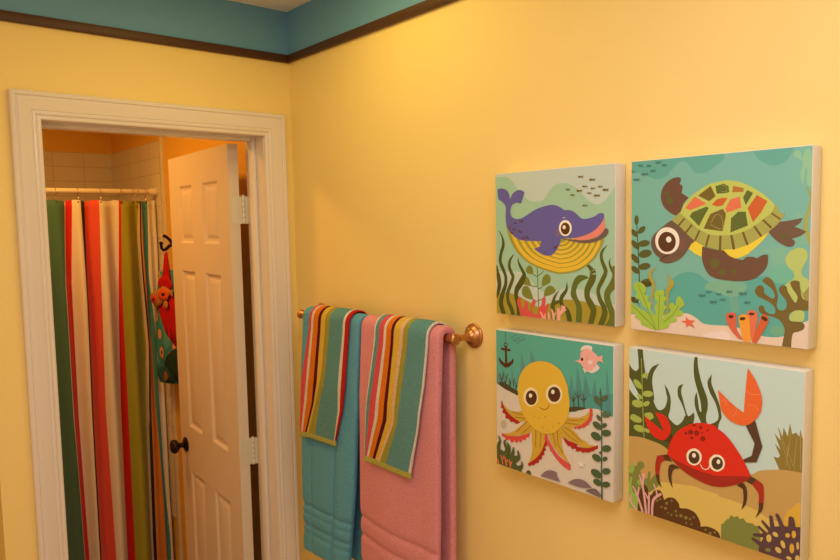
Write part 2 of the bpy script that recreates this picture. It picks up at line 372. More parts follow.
  (92, 60, 60, 1, 0, [250, 419, 245, 421, 236, 420, 227, 416, 219, 411, 215, 405, 215, 400, 221, 398, 230, 399, 239, 403, 247, 409, 251, 415]),
  (92, 60, 60, 1, 0, [275, 461, 271, 463, 264, 463, 256, 460, 249, 456, 245, 452, 245, 448, 249, 446, 256, 446, 264, 449, 271, 453, 275, 457]),
  (92, 60, 60, 1, 0, [317, 458, 312, 461, 303, 461, 292, 458, 282, 453, 276, 448, 276, 443, 281, 441, 290, 441, 301, 444, 311, 448, 316, 453]),
  (92, 60, 60, 1, 0, [145, 391, 141, 392, 136, 391, 130, 388, 125, 384, 123, 380, 123, 377, 127, 376, 133, 377, 139, 380, 143, 384, 146, 388]),
  (92, 60, 60, 1, 0, [558, 505, 559, 510, 555, 516, 547, 522, 538, 526, 529, 527, 523, 524, 522, 519, 526, 513, 534, 507, 544, 503, 552, 502]),
  (92, 60, 60, 1, 0, [162, 369, 161, 371, 158, 372, 154, 372, 150, 372, 147, 370, 146, 369, 147, 367, 150, 365, 154, 365, 158, 365, 161, 367]),
  (92, 60, 60, 1, 0, [460, 551, 459, 553, 456, 555, 451, 555, 447, 555, 444, 553, 443, 551, 444, 549, 447, 548, 451, 547, 456, 547, 459, 549]),
  (226, 118, 92, 1, 1, [923, 327, 923, 327, 929, 366, 920, 405, 881, 438, 818, 459, 746, 466, 675, 458, 675, 458, 778, 436, 850, 405, 897, 366]),
  (112, 78, 66, 1, 1, [586, 457, 586, 457, 680, 462, 754, 467, 834, 459, 889, 438, 920, 408, 934, 391, 952, 399, 954, 418, 928, 447, 866, 474, 786, 486, 696, 478]),
  (240, 205, 165, 1, 1, [676, 389, 674, 405, 666, 419, 655, 430, 641, 438, 625, 440, 608, 438, 594, 430, 582, 419, 575, 404, 572, 388, 575, 371, 582, 357, 594, 345, 608, 338, 624, 336, 640, 339, 655, 346, 666, 358, 674, 373]),
  (92, 48, 20, 1, 1, [661, 391, 659, 403, 654, 414, 646, 423, 636, 428, 625, 430, 613, 428, 603, 423, 595, 414, 589, 403, 588, 391, 589, 378, 595, 368, 603, 359, 613, 354, 624, 352, 636, 354, 646, 360, 654, 368, 659, 379]),
  (240, 205, 165, 1, 1, [628, 383, 626, 389, 621, 394, 615, 396, 609, 394, 604, 389, 602, 382, 604, 376, 609, 371, 615, 370, 621, 371, 626, 376]),
  (200, 180, 150, 2, 1, [603, 322, 4, 614, 318, 4, 625, 324, 4]),
  (118, 92, 34, 0, 1, [723, 62, 736, 56, 751, 61, 767, 57, 763, 65, 767, 70, 751, 68, 736, 69]),
  (118, 92, 34, 0, 0, [809, 86, 824, 79, 840, 84, 857, 80, 853, 88, 857, 94, 840, 91, 824, 94]),
  (118, 92, 34, 0, 0, [756, 125, 769, 119, 784, 124, 798, 120, 795, 127, 798, 132, 784, 130, 769, 132]),
  (118, 92, 34, 0, 0, [819, 141, 830, 135, 843, 140, 855, 136, 852, 143, 855, 147, 843, 145, 830, 147]),
  (118, 92, 34, 0, 0, [876, 133, 887, 127, 900, 132, 913, 128, 910, 135, 913, 139, 900, 137, 887, 139]),
  (118, 92, 34, 0, 0, [908, 154, 923, 146, 940, 152, 957, 147, 953, 156, 957, 162, 940, 160, 923, 162]),
  (118, 92, 34, 0, 0, [625, 137, 636, 132, 649, 136, 662, 133, 659, 139, 662, 143, 649, 142, 636, 143]),
  (118, 92, 34, 0, 0, [710, 150, 725, 143, 742, 148, 759, 144, 755, 152, 759, 158, 742, 155, 725, 158]),
  (118, 92, 34, 0, 0, [793, 169, 804, 164, 817, 168, 829, 164, 826, 171, 829, 175, 817, 173, 804, 175]),
  (118, 92, 34, 0, 0, [844, 186, 859, 179, 876, 184, 893, 179, 889, 188, 893, 194, 876, 192, 859, 194]),
  (118, 92, 34, 0, 0, [662, 175, 673, 169, 686, 173, 699, 170, 696, 176, 699, 180, 686, 179, 673, 180]),
  (118, 92, 34, 0, 0, [757, 245, 770, 239, 784, 243, 798, 239, 795, 246, 798, 251, 784, 249, 770, 251]),
],
'turtle': [
  (118, 157, 128, 0, 1, [0, 0, 1000, 0, 1000, 1000, 0, 1000]),
  (98, 147, 119, 1, 1, [-65, 64, -65, 64, 0, 68, 73, 72, 132, 102, 181, 111, 229, 94, 268, 54, 307, 25, 330, 22, 361, 43, 391, 84, 421, 96, 465, 92, 508, 68, 556, 31, 562, 5, 575, -47, 575, -47, -31, -157, -31, -157]),
  (98, 147, 119, 1, 1, [708, -28, 708, -28, 718, 9, 752, 53, 804, 80, 848, 80, 884, 58, 908, 22, 920, -14, 920, -14]),
  (140, 168, 118, 1, 1, [915, 41, 923, 19, 948, 29, 952, 63, 968, 21, 995, 33, 1001, 183, 977, 182, 979, 120, 970, 107, 960, 181, 947, 131, 957, 76]),
  (152, 142, 70, 1, 1, [964, 182, 964, 182, 991, 213, 1002, 245, 1010, 325, 1010, 325, 983, 324, 992, 256, 978, 207]),
  (156, 146, 72, 2, 1, [995, 300, 15, 981, 349, 20, 976, 392, 24, 989, 442, 20, 1002, 486, 8]),
  (124, 160, 122, 1, 1, [766, 508, 830, 503, 881, 500, 882, 576, 826, 586, 812, 533]),
  (124, 160, 122, 1, 1, [933, 329, 963, 342, 952, 392, 989, 467, 954, 480, 929, 449]),
  (90, 147, 122, 1, 1, [251, 721, 282, 673, 329, 648, 375, 640, 428, 652, 473, 682, 536, 706, 621, 702, 703, 678, 729, 660, 788, 644, 846, 661, 933, 657, 1041, 658, 1041, 658, 1045, 870, 1045, 870, 889, 956, 807, 965, 638, 935, 534, 932, 454, 929, 347, 885, 228, 895, 186, 788]),
  (110, 160, 122, 1, 1, [929, 629, 927, 643, 918, 657, 905, 668, 888, 676, 868, 679, 849, 678, 831, 672, 817, 662, 807, 649, 804, 634, 807, 619, 816, 605, 830, 593, 847, 586, 867, 583, 886, 585, 903, 591, 917, 601, 926, 614]),
  (122, 155, 115, 1, 1, [466, 728, 488, 692, 593, 680, 693, 695, 670, 743, 608, 767, 517, 739]),
  (106, 148, 116, 1, 1, [601, 775, 646, 765, 654, 832, 616, 845]),
  (222, 178, 142, 1, 1, [-44, 906, -44, 906, 61, 909, 228, 895, 339, 877, 377, 879, 416, 897, 454, 922, 505, 927, 568, 924, 638, 925, 741, 952, 787, 959, 839, 958, 883, 947, 938, 912, 986, 863, 1045, 851, 1045, 851, 1050, 1108, 1050, 1108, -25, 1265, -25, 1265]),
  (230, 188, 160, 1, 1, [454, 992, 498, 969, 568, 953, 568, 949, 597, 963, 618, 992, 583, 999, 535, 1001]),
  (110, 150, 108, 1, 1, [892, 920, 890, 928, 885, 936, 877, 942, 866, 947, 855, 950, 843, 950, 832, 947, 823, 942, 818, 935, 816, 927, 817, 919, 823, 911, 831, 905, 842, 900, 854, 898, 865, 898, 876, 900, 884, 905, 890, 912]),
  (88, 80, 35, 1, 1, [48, 344, 46, 359, 41, 369, 34, 373, 26, 369, 21, 358, 19, 344, 21, 330, 26, 320, 34, 316, 41, 320, 46, 330]),
  (88, 80, 35, 1, 0, [91, 384, 94, 392, 90, 403, 81, 415, 68, 423, 55, 426, 45, 423, 42, 415, 46, 404, 55, 392, 69, 384, 82, 381]),
  (88, 80, 35, 1, 0, [41, 444, 32, 445, 19, 441, 7, 431, -2, 419, -5, 407, -2, 400, 7, 398, 20, 403, 32, 413, 41, 425, 44, 436]),
  (88, 80, 35, 1, 0, [122, 477, 121, 483, 117, 489, 110, 495, 100, 499, 88, 502, 76, 503, 65, 502, 55, 499, 48, 495, 45, 489, 46, 483, 50, 477, 58, 471, 68, 467, 80, 464, 92, 463, 103, 464, 113, 467, 119, 471]),
  (88, 80, 35, 1, 0, [51, 518, 46, 520, 38, 519, 30, 515, 21, 510, 12, 502, 5, 493, -1, 485, -3, 476, -3, 470, 0, 465, 6, 464, 13, 464, 22, 468, 31, 474, 40, 482, 47, 490, 52, 499, 55, 507, 54, 513]),
  (88, 80, 35, 1, 0, [135, 532, 135, 540, 131, 547, 123, 555, 112, 561, 100, 565, 86, 568, 73, 568, 62, 565, 54, 560, 50, 554, 50, 547, 54, 539, 62, 532, 73, 525, 86, 521, 99, 519, 112, 519, 123, 522, 131, 526]),
  (88, 80, 35, 1, 0, [52, 600, 46, 602, 38, 602, 30, 599, 20, 593, 12, 586, 4, 577, -1, 568, -3, 560, -3, 553, 0, 548, 6, 546, 14, 547, 23, 550, 32, 556, 41, 564, 48, 572, 53, 581, 55, 589, 55, 596]),
  (88, 80, 35, 1, 0, [127, 611, 127, 618, 122, 624, 115, 630, 105, 635, 93, 638, 81, 639, 70, 639, 60, 636, 54, 632, 50, 626, 51, 619, 55, 613, 63, 607, 73, 602, 85, 599, 97, 598, 108, 598, 118, 601, 124, 606]),
  (88, 80, 35, 1, 0, [57, 662, 52, 665, 45, 666, 36, 664, 26, 661, 17, 656, 9, 649, 3, 642, -1, 634, -1, 628, 1, 623, 6, 620, 14, 619, 23, 620, 32, 624, 41, 629, 49, 636, 55, 643, 59, 650, 59, 657]),
  (88, 80, 35, 1, 0, [144, 706, 143, 713, 138, 720, 130, 727, 119, 732, 107, 736, 94, 738, 82, 737, 71, 734, 64, 729, 60, 723, 61, 716, 66, 708, 74, 702, 85, 696, 98, 692, 111, 691, 123, 692, 133, 695, 140, 699]),
  (80, 72, 34, 2, 0, [35, 361, 5, 46, 525, 6, 56, 720, 7]),
  (78, 66, 22, 1, 0, [-9, 808, 26, 806, 34, 820, 65, 814, 47, 827, 61, 864, 43, 842, 8, 837]),
  (78, 66, 22, 1, 0, [68, 712, 136, 709, 136, 728, 103, 741, 73, 727]),
  (178, 172, 86, 1, 1, [888, 570, 888, 544, 912, 512, 948, 497, 978, 505, 991, 529, 985, 561, 965, 605, 969, 636, 1005, 666, 1013, 747, 984, 762, 948, 771, 923, 766, 897, 716, 890, 682, 927, 651, 926, 619, 901, 595]),
  (150, 128, 60, 1, 1, [958, 688, 965, 725, 983, 711, 1017, 660, 1017, 660, 1019, 766, 1019, 766, 984, 762]),
  (114, 84, 36, 1, 1, [875, 1016, 875, 1016, 888, 936, 888, 904, 863, 867, 824, 851, 792, 847, 765, 836, 758, 814, 768, 798, 784, 805, 791, 824, 817, 839, 840, 834, 841, 811, 823, 786, 784, 766, 747, 748, 737, 723, 750, 699, 769, 694, 783, 707, 786, 733, 809, 751, 832, 759, 838, 739, 821, 708, 789, 684, 774, 668, 798, 650, 821, 662, 834, 681, 844, 707, 854, 745, 848, 791, 858, 813, 880, 815, 896, 797, 892, 762, 866, 731, 858, 706, 872, 689, 894, 694, 900, 716, 926, 759, 941, 771, 947, 739, 922, 702, 912, 677, 915, 667, 933, 660, 955, 666, 958, 688, 965, 731, 983, 756, 1043, 764, 1043, 764, 1044, 804, 1044, 804, 960, 810, 936, 813, 912, 831, 909, 857, 925, 868, 962, 865, 983, 879, 980, 901, 957, 916, 929, 932, 922, 1010, 922, 1010]),
  (178, 172, 86, 1, 1, [912, 841, 936, 813, 979, 813, 977, 860, 937, 867, 916, 863]),
  (108, 66, 46, 1, 1, [363, 225, 363, 225, 320, 198, 320, 198, 325, 160, 307, 147, 307, 147, 316, 124, 304, 109, 261, 114, 221, 140, 196, 182, 194, 232, 215, 276, 251, 306, 255, 310, 294, 325, 318, 315, 332, 259]),
  (108, 74, 52, 1, 1, [853, 367, 853, 367, 903, 361, 963, 349, 963, 349, 952, 373, 925, 392, 925, 392, 952, 402, 981, 417, 981, 417, 953, 439, 914, 452, 914, 452, 929, 467, 924, 486, 899, 493, 861, 477, 829, 452, 797, 416, 797, 416]),
  (228, 182, 50, 1, 1, [392, 460, 392, 460, 456, 488, 445, 554, 445, 554, 404, 537, 362, 506, 362, 506]),
  (228, 182, 50, 1, 1, [548, 507, 548, 507, 632, 503, 732, 459, 805, 417, 805, 417, 772, 462, 733, 501, 687, 539, 633, 558, 591, 551, 591, 551]),
  (108, 74, 52, 1, 1, [263, 351, 215, 378, 159, 421, 134, 458, 134, 502, 160, 546, 194, 570, 194, 570, 180, 580, 180, 580, 217, 595, 257, 594, 305, 575, 343, 542, 381, 485, 399, 465, 342, 414, 303, 379]),
  (122, 74, 54, 1, 1, [344, 485, 343, 495, 338, 504, 332, 511, 323, 516, 313, 518, 304, 516, 295, 512, 288, 505, 283, 496, 282, 486, 283, 476, 288, 467, 294, 460, 303, 455, 313, 453, 322, 455, 331, 459, 338, 466, 342, 475]),
  (162, 145, 66, 1, 1, [259, 348, 259, 348, 311, 386, 365, 436, 411, 471, 470, 498, 543, 514, 562, 512, 632, 506, 700, 482, 765, 442, 816, 404, 853, 369, 882, 329, 882, 329, 852, 318, 826, 282, 697, 317, 453, 311, 317, 301, 317, 301]),
  (112, 80, 30, 2, 1, [299, 384, 11, 341, 340, 11]),
  (112, 80, 30, 2, 0, [343, 426, 11, 385, 376, 11]),
  (112, 80, 30, 2, 0, [403, 465, 11, 429, 408, 11]),
  (112, 80, 30, 2, 0, [467, 497, 12, 484, 432, 12]),
  (112, 80, 30, 2, 0, [547, 513, 13, 548, 439, 13]),
  (112, 80, 30, 2, 0, [622, 504, 15, 607, 430, 12]),
  (112, 80, 30, 2, 0, [693, 481, 13, 668, 415, 12]),
  (112, 80, 30, 2, 0, [766, 441, 12, 725, 385, 11]),
  (112, 80, 30, 2, 0, [814, 397, 11, 769, 353, 10]),
  (112, 80, 30, 2, 0, [858, 354, 9, 805, 317, 8]),
  (184, 172, 74, 1, 1, [314, 311, 314, 311, 333, 266, 378, 218, 422, 189, 481, 158, 557, 144, 592, 143, 654, 157, 715, 187, 768, 222, 807, 256, 830, 283, 830, 283, 814, 320, 783, 345, 738, 380, 672, 416, 603, 434, 561, 436, 528, 436, 484, 429, 425, 401, 372, 358]),
  (114, 84, 32, 0, 1, [490, 167, 518, 224, 482, 250, 418, 217]),
  (218, 100, 62, 0, 0, [400, 221, 469, 263, 371, 296, 343, 282]),
  (92, 92, 36, 0, 0, [386, 307, 468, 278, 481, 288, 465, 312, 426, 385, 370, 329]),
  (196, 84, 36, 0, 0, [497, 268, 525, 242, 558, 233, 558, 235, 585, 236, 559, 275, 526, 280]),
  (92, 92, 36, 0, 0, [516, 170, 557, 161, 557, 157, 589, 174, 592, 207, 558, 211, 525, 211]),
  (172, 100, 40, 0, 0, [612, 174, 669, 188, 670, 208, 610, 208]),
  (218, 100, 62, 0, 0, [600, 244, 650, 232, 659, 290, 581, 314, 572, 294]),
  (92, 92, 36, 0, 0, [688, 199, 719, 216, 682, 278, 667, 237]),
  (196, 84, 36, 0, 0, [738, 227, 792, 261, 763, 315, 721, 368, 700, 317, 692, 292]),
  (114, 84, 32, 0, 0, [540, 300, 559, 293, 575, 315, 577, 328, 561, 410, 556, 413, 453, 398, 490, 319]),
  (92, 92, 36, 0, 0, [605, 345, 637, 316, 639, 311, 682, 312, 695, 384, 603, 420]),
  (150, 132, 64, 2, 1, [552, 168, 3, 575, 176, 3, 579, 200, 3, 551, 202, 3]),
  (150, 132, 64, 2, 0, [494, 370, 4, 519, 326, 4, 551, 334, 4, 559, 402, 4, 491, 377, 4]),
  (108, 68, 46, 1, 1, [447, 495, 447, 495, 445, 554, 457, 602, 487, 650, 531, 669, 564, 674, 564, 674, 635, 678, 703, 671, 755, 646, 794, 598, 801, 559, 799, 533, 799, 533, 773, 537, 744, 555, 744, 555, 727, 548, 694, 548, 671, 565, 671, 565, 633, 558, 598, 544, 566, 514, 566, 514, 543, 516, 485, 505]),
  (98, 84, 38, 1, 1, [548, 586, 546, 594, 542, 602, 536, 608, 528, 613, 519, 614, 510, 613, 502, 609, 496, 604, 491, 596, 490, 588, 491, 579, 495, 571, 502, 565, 510, 561, 519, 559, 527, 560, 536, 564, 542, 570, 546, 577]),
  (98, 84, 38, 1, 0, [578, 633, 576, 642, 571, 649, 563, 652, 555, 650, 549, 643, 547, 634, 549, 624, 554, 617, 562, 614, 570, 616, 576, 623]),
  (98, 84, 38, 1, 0, [636, 627, 634, 633, 630, 638, 624, 640, 617, 638, 613, 634, 611, 628, 613, 622, 617, 617, 623, 615, 630, 617, 634, 621]),
  (98, 84, 38, 1, 0, [246, 199, 244, 206, 238, 211, 230, 212, 222, 210, 216, 204, 214, 197, 216, 190, 222, 185, 230, 184, 238, 186, 244, 191]),
  (98, 84, 38, 1, 0, [272, 239, 270, 249, 261, 256, 250, 258, 239, 255, 231, 247, 228, 237, 231, 227, 239, 220, 250, 218, 261, 221, 269, 229]),
  (98, 84, 38, 1, 0, [890, 439, 888, 446, 883, 451, 877, 453, 870, 451, 865, 446, 863, 439, 864, 432, 869, 427, 876, 425, 883, 427, 888, 432]),
  (80, 44, 28, 2, 1, [191, 571, 4, 217, 558, 6, 246, 548, 4]),
  (236, 200, 166, 1, 1, [311, 466, 308, 489, 298, 511, 281, 528, 260, 539, 237, 543, 213, 540, 192, 529, 174, 512, 163, 490, 159, 466, 163, 442, 174, 420, 191, 403, 212, 392, 236, 389, 259, 393, 280, 404, 297, 421, 307, 442]),
  (88, 46, 26, 1, 1, [289, 472, 286, 490, 279, 506, 267, 519, 251, 527, 234, 530, 217, 528, 202, 520, 189, 507, 181, 491, 178, 473, 181, 455, 189, 438, 201, 426, 216, 417, 233, 415, 250, 418, 266, 426, 278, 438, 286, 454]),
  (236, 205, 175, 1, 1, [262, 459, 260, 467, 254, 474, 245, 476, 237, 474, 231, 467, 228, 459, 230, 450, 236, 444, 245, 441, 253, 444, 259, 450]),
  (168, 140, 52, 2, 1, [167, 623, 3, 131, 650, 17, 127, 680, 22, 148, 716, 20, 149, 760, 17, 141, 805, 12, 145, 857, 5]),
  (168, 140, 52, 2, 0, [238, 653, 3, 250, 689, 18, 265, 710, 35, 239, 762, 24, 243, 828, 13, 240, 872, 11, 216, 895, 3]),
  (158, 170, 56, 1, 1, [175, 990, 175, 990, 158, 938, 166, 885, 158, 856, 174, 825, 157, 804, 161, 767, 186, 752, 219, 756, 219, 786, 235, 799, 219, 830, 236, 850, 220, 874, 212, 904, 188, 965]),
  (158, 170, 56, 1, 0, [171, 991, 171, 991, 129, 911, 103, 868, 78, 855, 69, 825, 34, 805, 39, 774, 17, 753, 25, 722, 60, 713, 94, 734, 103, 763, 90, 786, 120, 792, 116, 822, 137, 835, 133, 873, 158, 901, 178, 959]),
  (158, 170, 56, 1, 0, [167, 991, 167, 991, 78, 968, 65, 943, 26, 927, 39, 911, 4, 899, -5, 838, 35, 858, 61, 871, 95, 884, 129, 911, 175, 974]),
  (158, 170, 56, 1, 0, [175, 990, 175, 990, 245, 968, 252, 944, 292, 926, 300, 911, 272, 900, 323, 894, 340, 871, 315, 855, 346, 828, 330, 793, 311, 780, 295, 802, 291, 839, 279, 822, 255, 827, 252, 856, 260, 870, 228, 895, 200, 934]),
  (110, 105, 35, 2, 1, [189, 780, 3, 184, 988, 3]),
  (110, 105, 35, 2, 0, [47, 729, 3, 103, 845, 3, 167, 986, 3]),
  (110, 105, 35, 2, 0, [8, 854, 4, 171, 988, 3]),
  (110, 105, 35, 2, 0, [309, 834, 3, 276, 887, 3, 218, 938, 3]),
  (226, 92, 58, 0, 1, [356, 894, 374, 911, 410, 912, 389, 928, 410, 952, 374, 940, 359, 954, 355, 931, 326, 921, 355, 917]),
  (70, 110, 96, 0, 1, [426, 769, 439, 760, 455, 764, 470, 757, 467, 766, 470, 772, 455, 771, 439, 776]),
  (70, 110, 96, 0, 0, [489, 801, 503, 791, 519, 795, 535, 788, 532, 798, 536, 804, 519, 803, 503, 808]),
  (70, 110, 96, 0, 0, [470, 747, 480, 740, 491, 743, 502, 738, 500, 745, 502, 749, 491, 749, 480, 752]),
  (70, 110, 96, 0, 0, [527, 755, 536, 749, 547, 752, 558, 747, 556, 754, 559, 758, 548, 757, 537, 760]),
  (70, 110, 96, 0, 0, [547, 784, 555, 778, 565, 780, 575, 776, 573, 782, 575, 786, 565, 785, 555, 788]),
  (70, 110, 96, 0, 0, [582, 738, 593, 731, 606, 734, 619, 728, 616, 736, 619, 741, 606, 740, 593, 744]),
  (70, 110, 96, 0, 0, [650, 744, 664, 734, 680, 739, 696, 732, 693, 742, 696, 748, 680, 747, 664, 752]),
  (70, 110, 96, 0, 0, [680, 790, 691, 782, 703, 785, 715, 779, 712, 787, 715, 792, 703, 791, 691, 795]),
  (70, 110, 96, 0, 0, [559, 783, 567, 778, 575, 780, 584, 776, 582, 781, 584, 785, 576, 784, 567, 787]),
  (70, 110, 96, 0, 0, [41, 23, 52, 18, 63, 22, 75, 19, 73, 25, 75, 30, 63, 28, 52, 29]),
  (70, 110, 96, 0, 0, [97, 29, 108, 24, 120, 29, 132, 25, 129, 32, 132, 36, 120, 34, 108, 36]),
  (70, 110, 96, 0, 0, [155, 15, 166, 9, 179, 14, 192, 11, 189, 18, 192, 22, 179, 20, 166, 22]),
  (70, 110, 96, 0, 0, [194, 32, 204, 27, 216, 32, 228, 28, 225, 35, 228, 39, 216, 37, 204, 39]),
  (70, 110, 96, 0, 0, [121, 60, 132, 55, 145, 59, 158, 56, 155, 63, 158, 67, 145, 65, 132, 67]),
  (70, 110, 96, 0, 0, [63, 76, 77, 69, 92, 75, 108, 70, 105, 79, 108, 85, 93, 82, 77, 84]),
  (70, 110, 96, 0, 0, [9, 104, 23, 97, 39, 103, 55, 98, 52, 106, 55, 112, 39, 110, 23, 112]),
  (70, 110, 96, 0, 0, [-8, 55, -1, 51, 8, 55, 18, 52, 15, 57, 18, 60, 8, 59, -1, 60]),
  (210, 88, 58, 1, 1, [587, 882, 588, 858, 613, 849, 641, 853, 643, 887, 649, 941, 684, 988, 684, 988, 653, 981, 611, 938, 593, 905]),
  (218, 100, 62, 1, 1, [699, 849, 709, 831, 732, 826, 752, 841, 754, 884, 744, 931, 731, 993, 731, 993, 717, 954, 713, 888]),
  (234, 138, 42, 1, 1, [655, 876, 665, 859, 685, 852, 709, 862, 715, 914, 720, 981, 716, 1001, 716, 1001, 684, 995, 684, 995, 666, 932]),
  (206, 84, 40, 1, 1, [771, 855, 792, 844, 811, 862, 802, 899, 774, 955, 750, 1001, 750, 1001, 729, 996, 729, 996, 741, 945, 763, 890]),
  (80, 40, 18, 1, 1, [629, 869, 627, 874, 622, 878, 615, 880, 607, 879, 602, 876, 600, 872, 602, 867, 607, 863, 614, 861, 622, 862, 627, 865]),
  (80, 40, 18, 1, 0, [693, 872, 691, 877, 686, 882, 678, 885, 670, 885, 663, 884, 661, 880, 662, 875, 667, 870, 675, 867, 684, 867, 690, 869]),
  (80, 40, 18, 1, 0, [739, 845, 737, 849, 731, 852, 724, 854, 716, 854, 710, 851, 708, 848, 710, 844, 716, 841, 723, 839, 731, 840, 737, 842]),
  (80, 40, 18, 1, 0, [806, 874, 801, 878, 793, 878, 785, 875, 777, 870, 774, 863, 774, 858, 779, 854, 787, 854, 795, 857, 802, 862, 806, 869]),
],
'octopus': [
  (214, 180, 150, 0, 1, [0, 0, 1000, 0, 1000, 1000, 0, 1000]),
  (88, 150, 120, 1, 1, [-38, -22, -38, -22, -38, 389, -38, 389, 21, 400, 79, 422, 151, 437, 211, 450, 348, 426, 668, 476, 740, 452, 798, 434, 855, 422, 911, 423, 967, 440, 1044, 465, 1044, 465, 1063, -44, 1063, -44]),
  (78, 134, 114, 1, 1, [653, 336, 721, 332, 829, 331, 909, 327, 1040, 284, 1040, 284, 1044, 465, 1044, 465, 967, 440, 911, 423, 855, 422, 798, 434, 740, 452, 638, 482]),
  (92, 126, 112, 0, 1, [241, 124, 235, 277, 206, 366, 299, 351, 271, 219]),
  (92, 126, 112, 0, 0, [324, 109, 327, 211, 384, 210, 348, 141]),
  (92, 126, 112, 0, 0, [52, 242, 53, 391, 94, 384]),
  (92, 126, 112, 0, 0, [150, 251, 142, 376, 179, 370]),
  (92, 126, 112, 0, 0, [208, 289, 199, 367, 229, 362]),
  (92, 126, 112, 0, 0, [15, 286, -6, 400, 5, 398, 68, 420, 68, 388]),
  (82, 126, 110, 0, 0, [677, 222, 658, 371, 706, 363]),
  (82, 126, 110, 0, 0, [727, 171, 704, 392, 779, 378]),
  (82, 126, 110, 0, 0, [790, 214, 762, 381, 833, 344]),
  (82, 126, 110, 0, 0, [861, 227, 839, 346, 884, 338]),
  (82, 126, 110, 0, 0, [953, 142, 940, 455, 990, 445]),
  (74, 60, 32, 1, 1, [16, 397, 16, 397, 79, 424, 206, 452, 206, 452, 209, 423, 151, 402, 58, 374]),
  (74, 60, 32, 1, 0, [663, 451, 723, 434, 798, 431, 740, 456, 664, 478]),
  (72, 60, 40, 2, 0, [53, 391, 10, 47, 352, 10, 28, 316, 7]),
  (72, 60, 40, 2, 0, [50, 367, 10, 66, 334, 8, 76, 301, 6]),
  (72, 60, 40, 2, 0, [89, 385, 8, 99, 344, 9, 114, 307, 6]),
  (72, 60, 40, 2, 0, [97, 352, 8, 84, 323, 6]),
  (72, 60, 40, 2, 0, [140, 392, 9, 135, 362, 8, 125, 336, 6]),
  (72, 60, 40, 2, 0, [166, 396, 9, 166, 365, 8, 179, 332, 6]),
  (72, 60, 40, 2, 0, [79, 410, 8, 84, 362, 8]),
  (72, 60, 40, 2, 0, [125, 422, 8, 130, 378, 8, 120, 356, 6]),
  (72, 60, 40, 2, 0, [181, 439, 9, 189, 392, 8, 186, 354, 7]),
  (72, 60, 40, 2, 0, [183, 416, 8, 201, 374, 6]),
  (72, 60, 40, 2, 0, [699, 446, 9, 692, 365, 7]),
  (72, 60, 40, 2, 0, [693, 404, 8, 671, 376, 6]),
  (72, 60, 40, 2, 0, [697, 404, 8, 712, 368, 6]),
  (72, 60, 40, 2, 0, [738, 439, 9, 730, 330, 7]),
  (72, 60, 40, 2, 0, [734, 376, 8, 708, 347, 6]),
  (72, 60, 40, 2, 0, [734, 376, 8, 755, 344, 6]),
  (72, 60, 40, 2, 0, [780, 433, 8, 777, 342, 7]),
  (72, 60, 40, 2, 0, [778, 389, 8, 755, 367, 6]),
  (72, 60, 40, 2, 0, [779, 382, 8, 800, 359, 6]),
  (90, 70, 56, 2, 1, [93, -4, 4, 95, 88, 4]),
  (84, 40, 20, 2, 1, [95, 85, 7, 108, 91, 7, 110, 106, 7, 95, 116, 7, 82, 109, 7, 82, 94, 7, 95, 85, 7]),
  (84, 40, 20, 2, 0, [95, 113, 19, 99, 251, 23]),
  (84, 40, 20, 2, 0, [57, 133, 18, 135, 133, 17]),
  (84, 40, 20, 2, 0, [28, 199, 6, 38, 220, 21, 63, 240, 25, 99, 251, 29, 135, 232, 25, 158, 213, 20, 166, 191, 6]),
  (92, 122, 110, 1, 1, [205, 17, 203, 19, 197, 21, 189, 23, 181, 23, 175, 22, 173, 20, 175, 18, 181, 16, 189, 15, 197, 15, 203, 15]),
  (92, 122, 110, 1, 0, [262, 18, 260, 20, 254, 22, 246, 23, 238, 24, 233, 23, 231, 21, 233, 19, 238, 17, 246, 16, 254, 15, 260, 16]),
  (92, 122, 110, 1, 0, [177, 35, 175, 37, 168, 39, 159, 41, 150, 41, 143, 40, 141, 38, 143, 36, 150, 33, 159, 32, 168, 32, 175, 32]),
  (92, 122, 110, 1, 0, [229, 35, 226, 38, 220, 40, 211, 42, 202, 42, 195, 41, 193, 39, 195, 36, 202, 33, 211, 32, 220, 31, 226, 33]),
  (92, 122, 110, 1, 0, [280, 38, 278, 41, 272, 43, 263, 45, 254, 45, 248, 44, 245, 42, 248, 40, 254, 37, 263, 36, 272, 35, 278, 36]),
  (92, 122, 110, 1, 0, [204, 54, 201, 57, 194, 60, 184, 62, 174, 62, 167, 61, 164, 59, 167, 56, 174, 53, 184, 51, 194, 51, 201, 52]),
  (92, 122, 110, 1, 0, [249, 50, 247, 52, 242, 54, 234, 56, 226, 56, 220, 55, 218, 54, 220, 51, 226, 49, 234, 48, 242, 48, 247, 48]),
  (92, 122, 110, 1, 0, [229, 67, 227, 69, 221, 71, 214, 72, 207, 73, 201, 72, 199, 70, 201, 68, 207, 66, 214, 65, 221, 64, 227, 65]),
  (226, 188, 164, 1, 1, [750, 62, 750, 62, 766, 31, 799, 17, 836, 18, 845, 30, 839, 53, 839, 53, 799, 41]),
  (226, 188, 164, 1, 0, [770, 170, 770, 170, 790, 203, 790, 203, 802, 186, 843, 192, 883, 171, 900, 148, 880, 130, 880, 130, 834, 174]),
  (232, 152, 128, 1, 1, [706, 133, 706, 133, 747, 114, 755, 74, 791, 42, 832, 42, 873, 66, 890, 79, 925, 65, 925, 65, 920, 90, 932, 114, 932, 114, 889, 108, 874, 141, 834, 176, 794, 180, 769, 159, 752, 141, 726, 135]),
  (230, 184, 160, 1, 1, [803, 121, 841, 108, 846, 121, 834, 137, 813, 133]),
  (70, 46, 34, 1, 1, [776, 112, 775, 117, 771, 121, 765, 124, 760, 123, 756, 120, 755, 115, 756, 109, 760, 105, 765, 103, 771, 103, 775, 107]),
  (196, 112, 98, 2, 1, [800, 81, 4, 807, 102, 4, 801, 132, 4]),
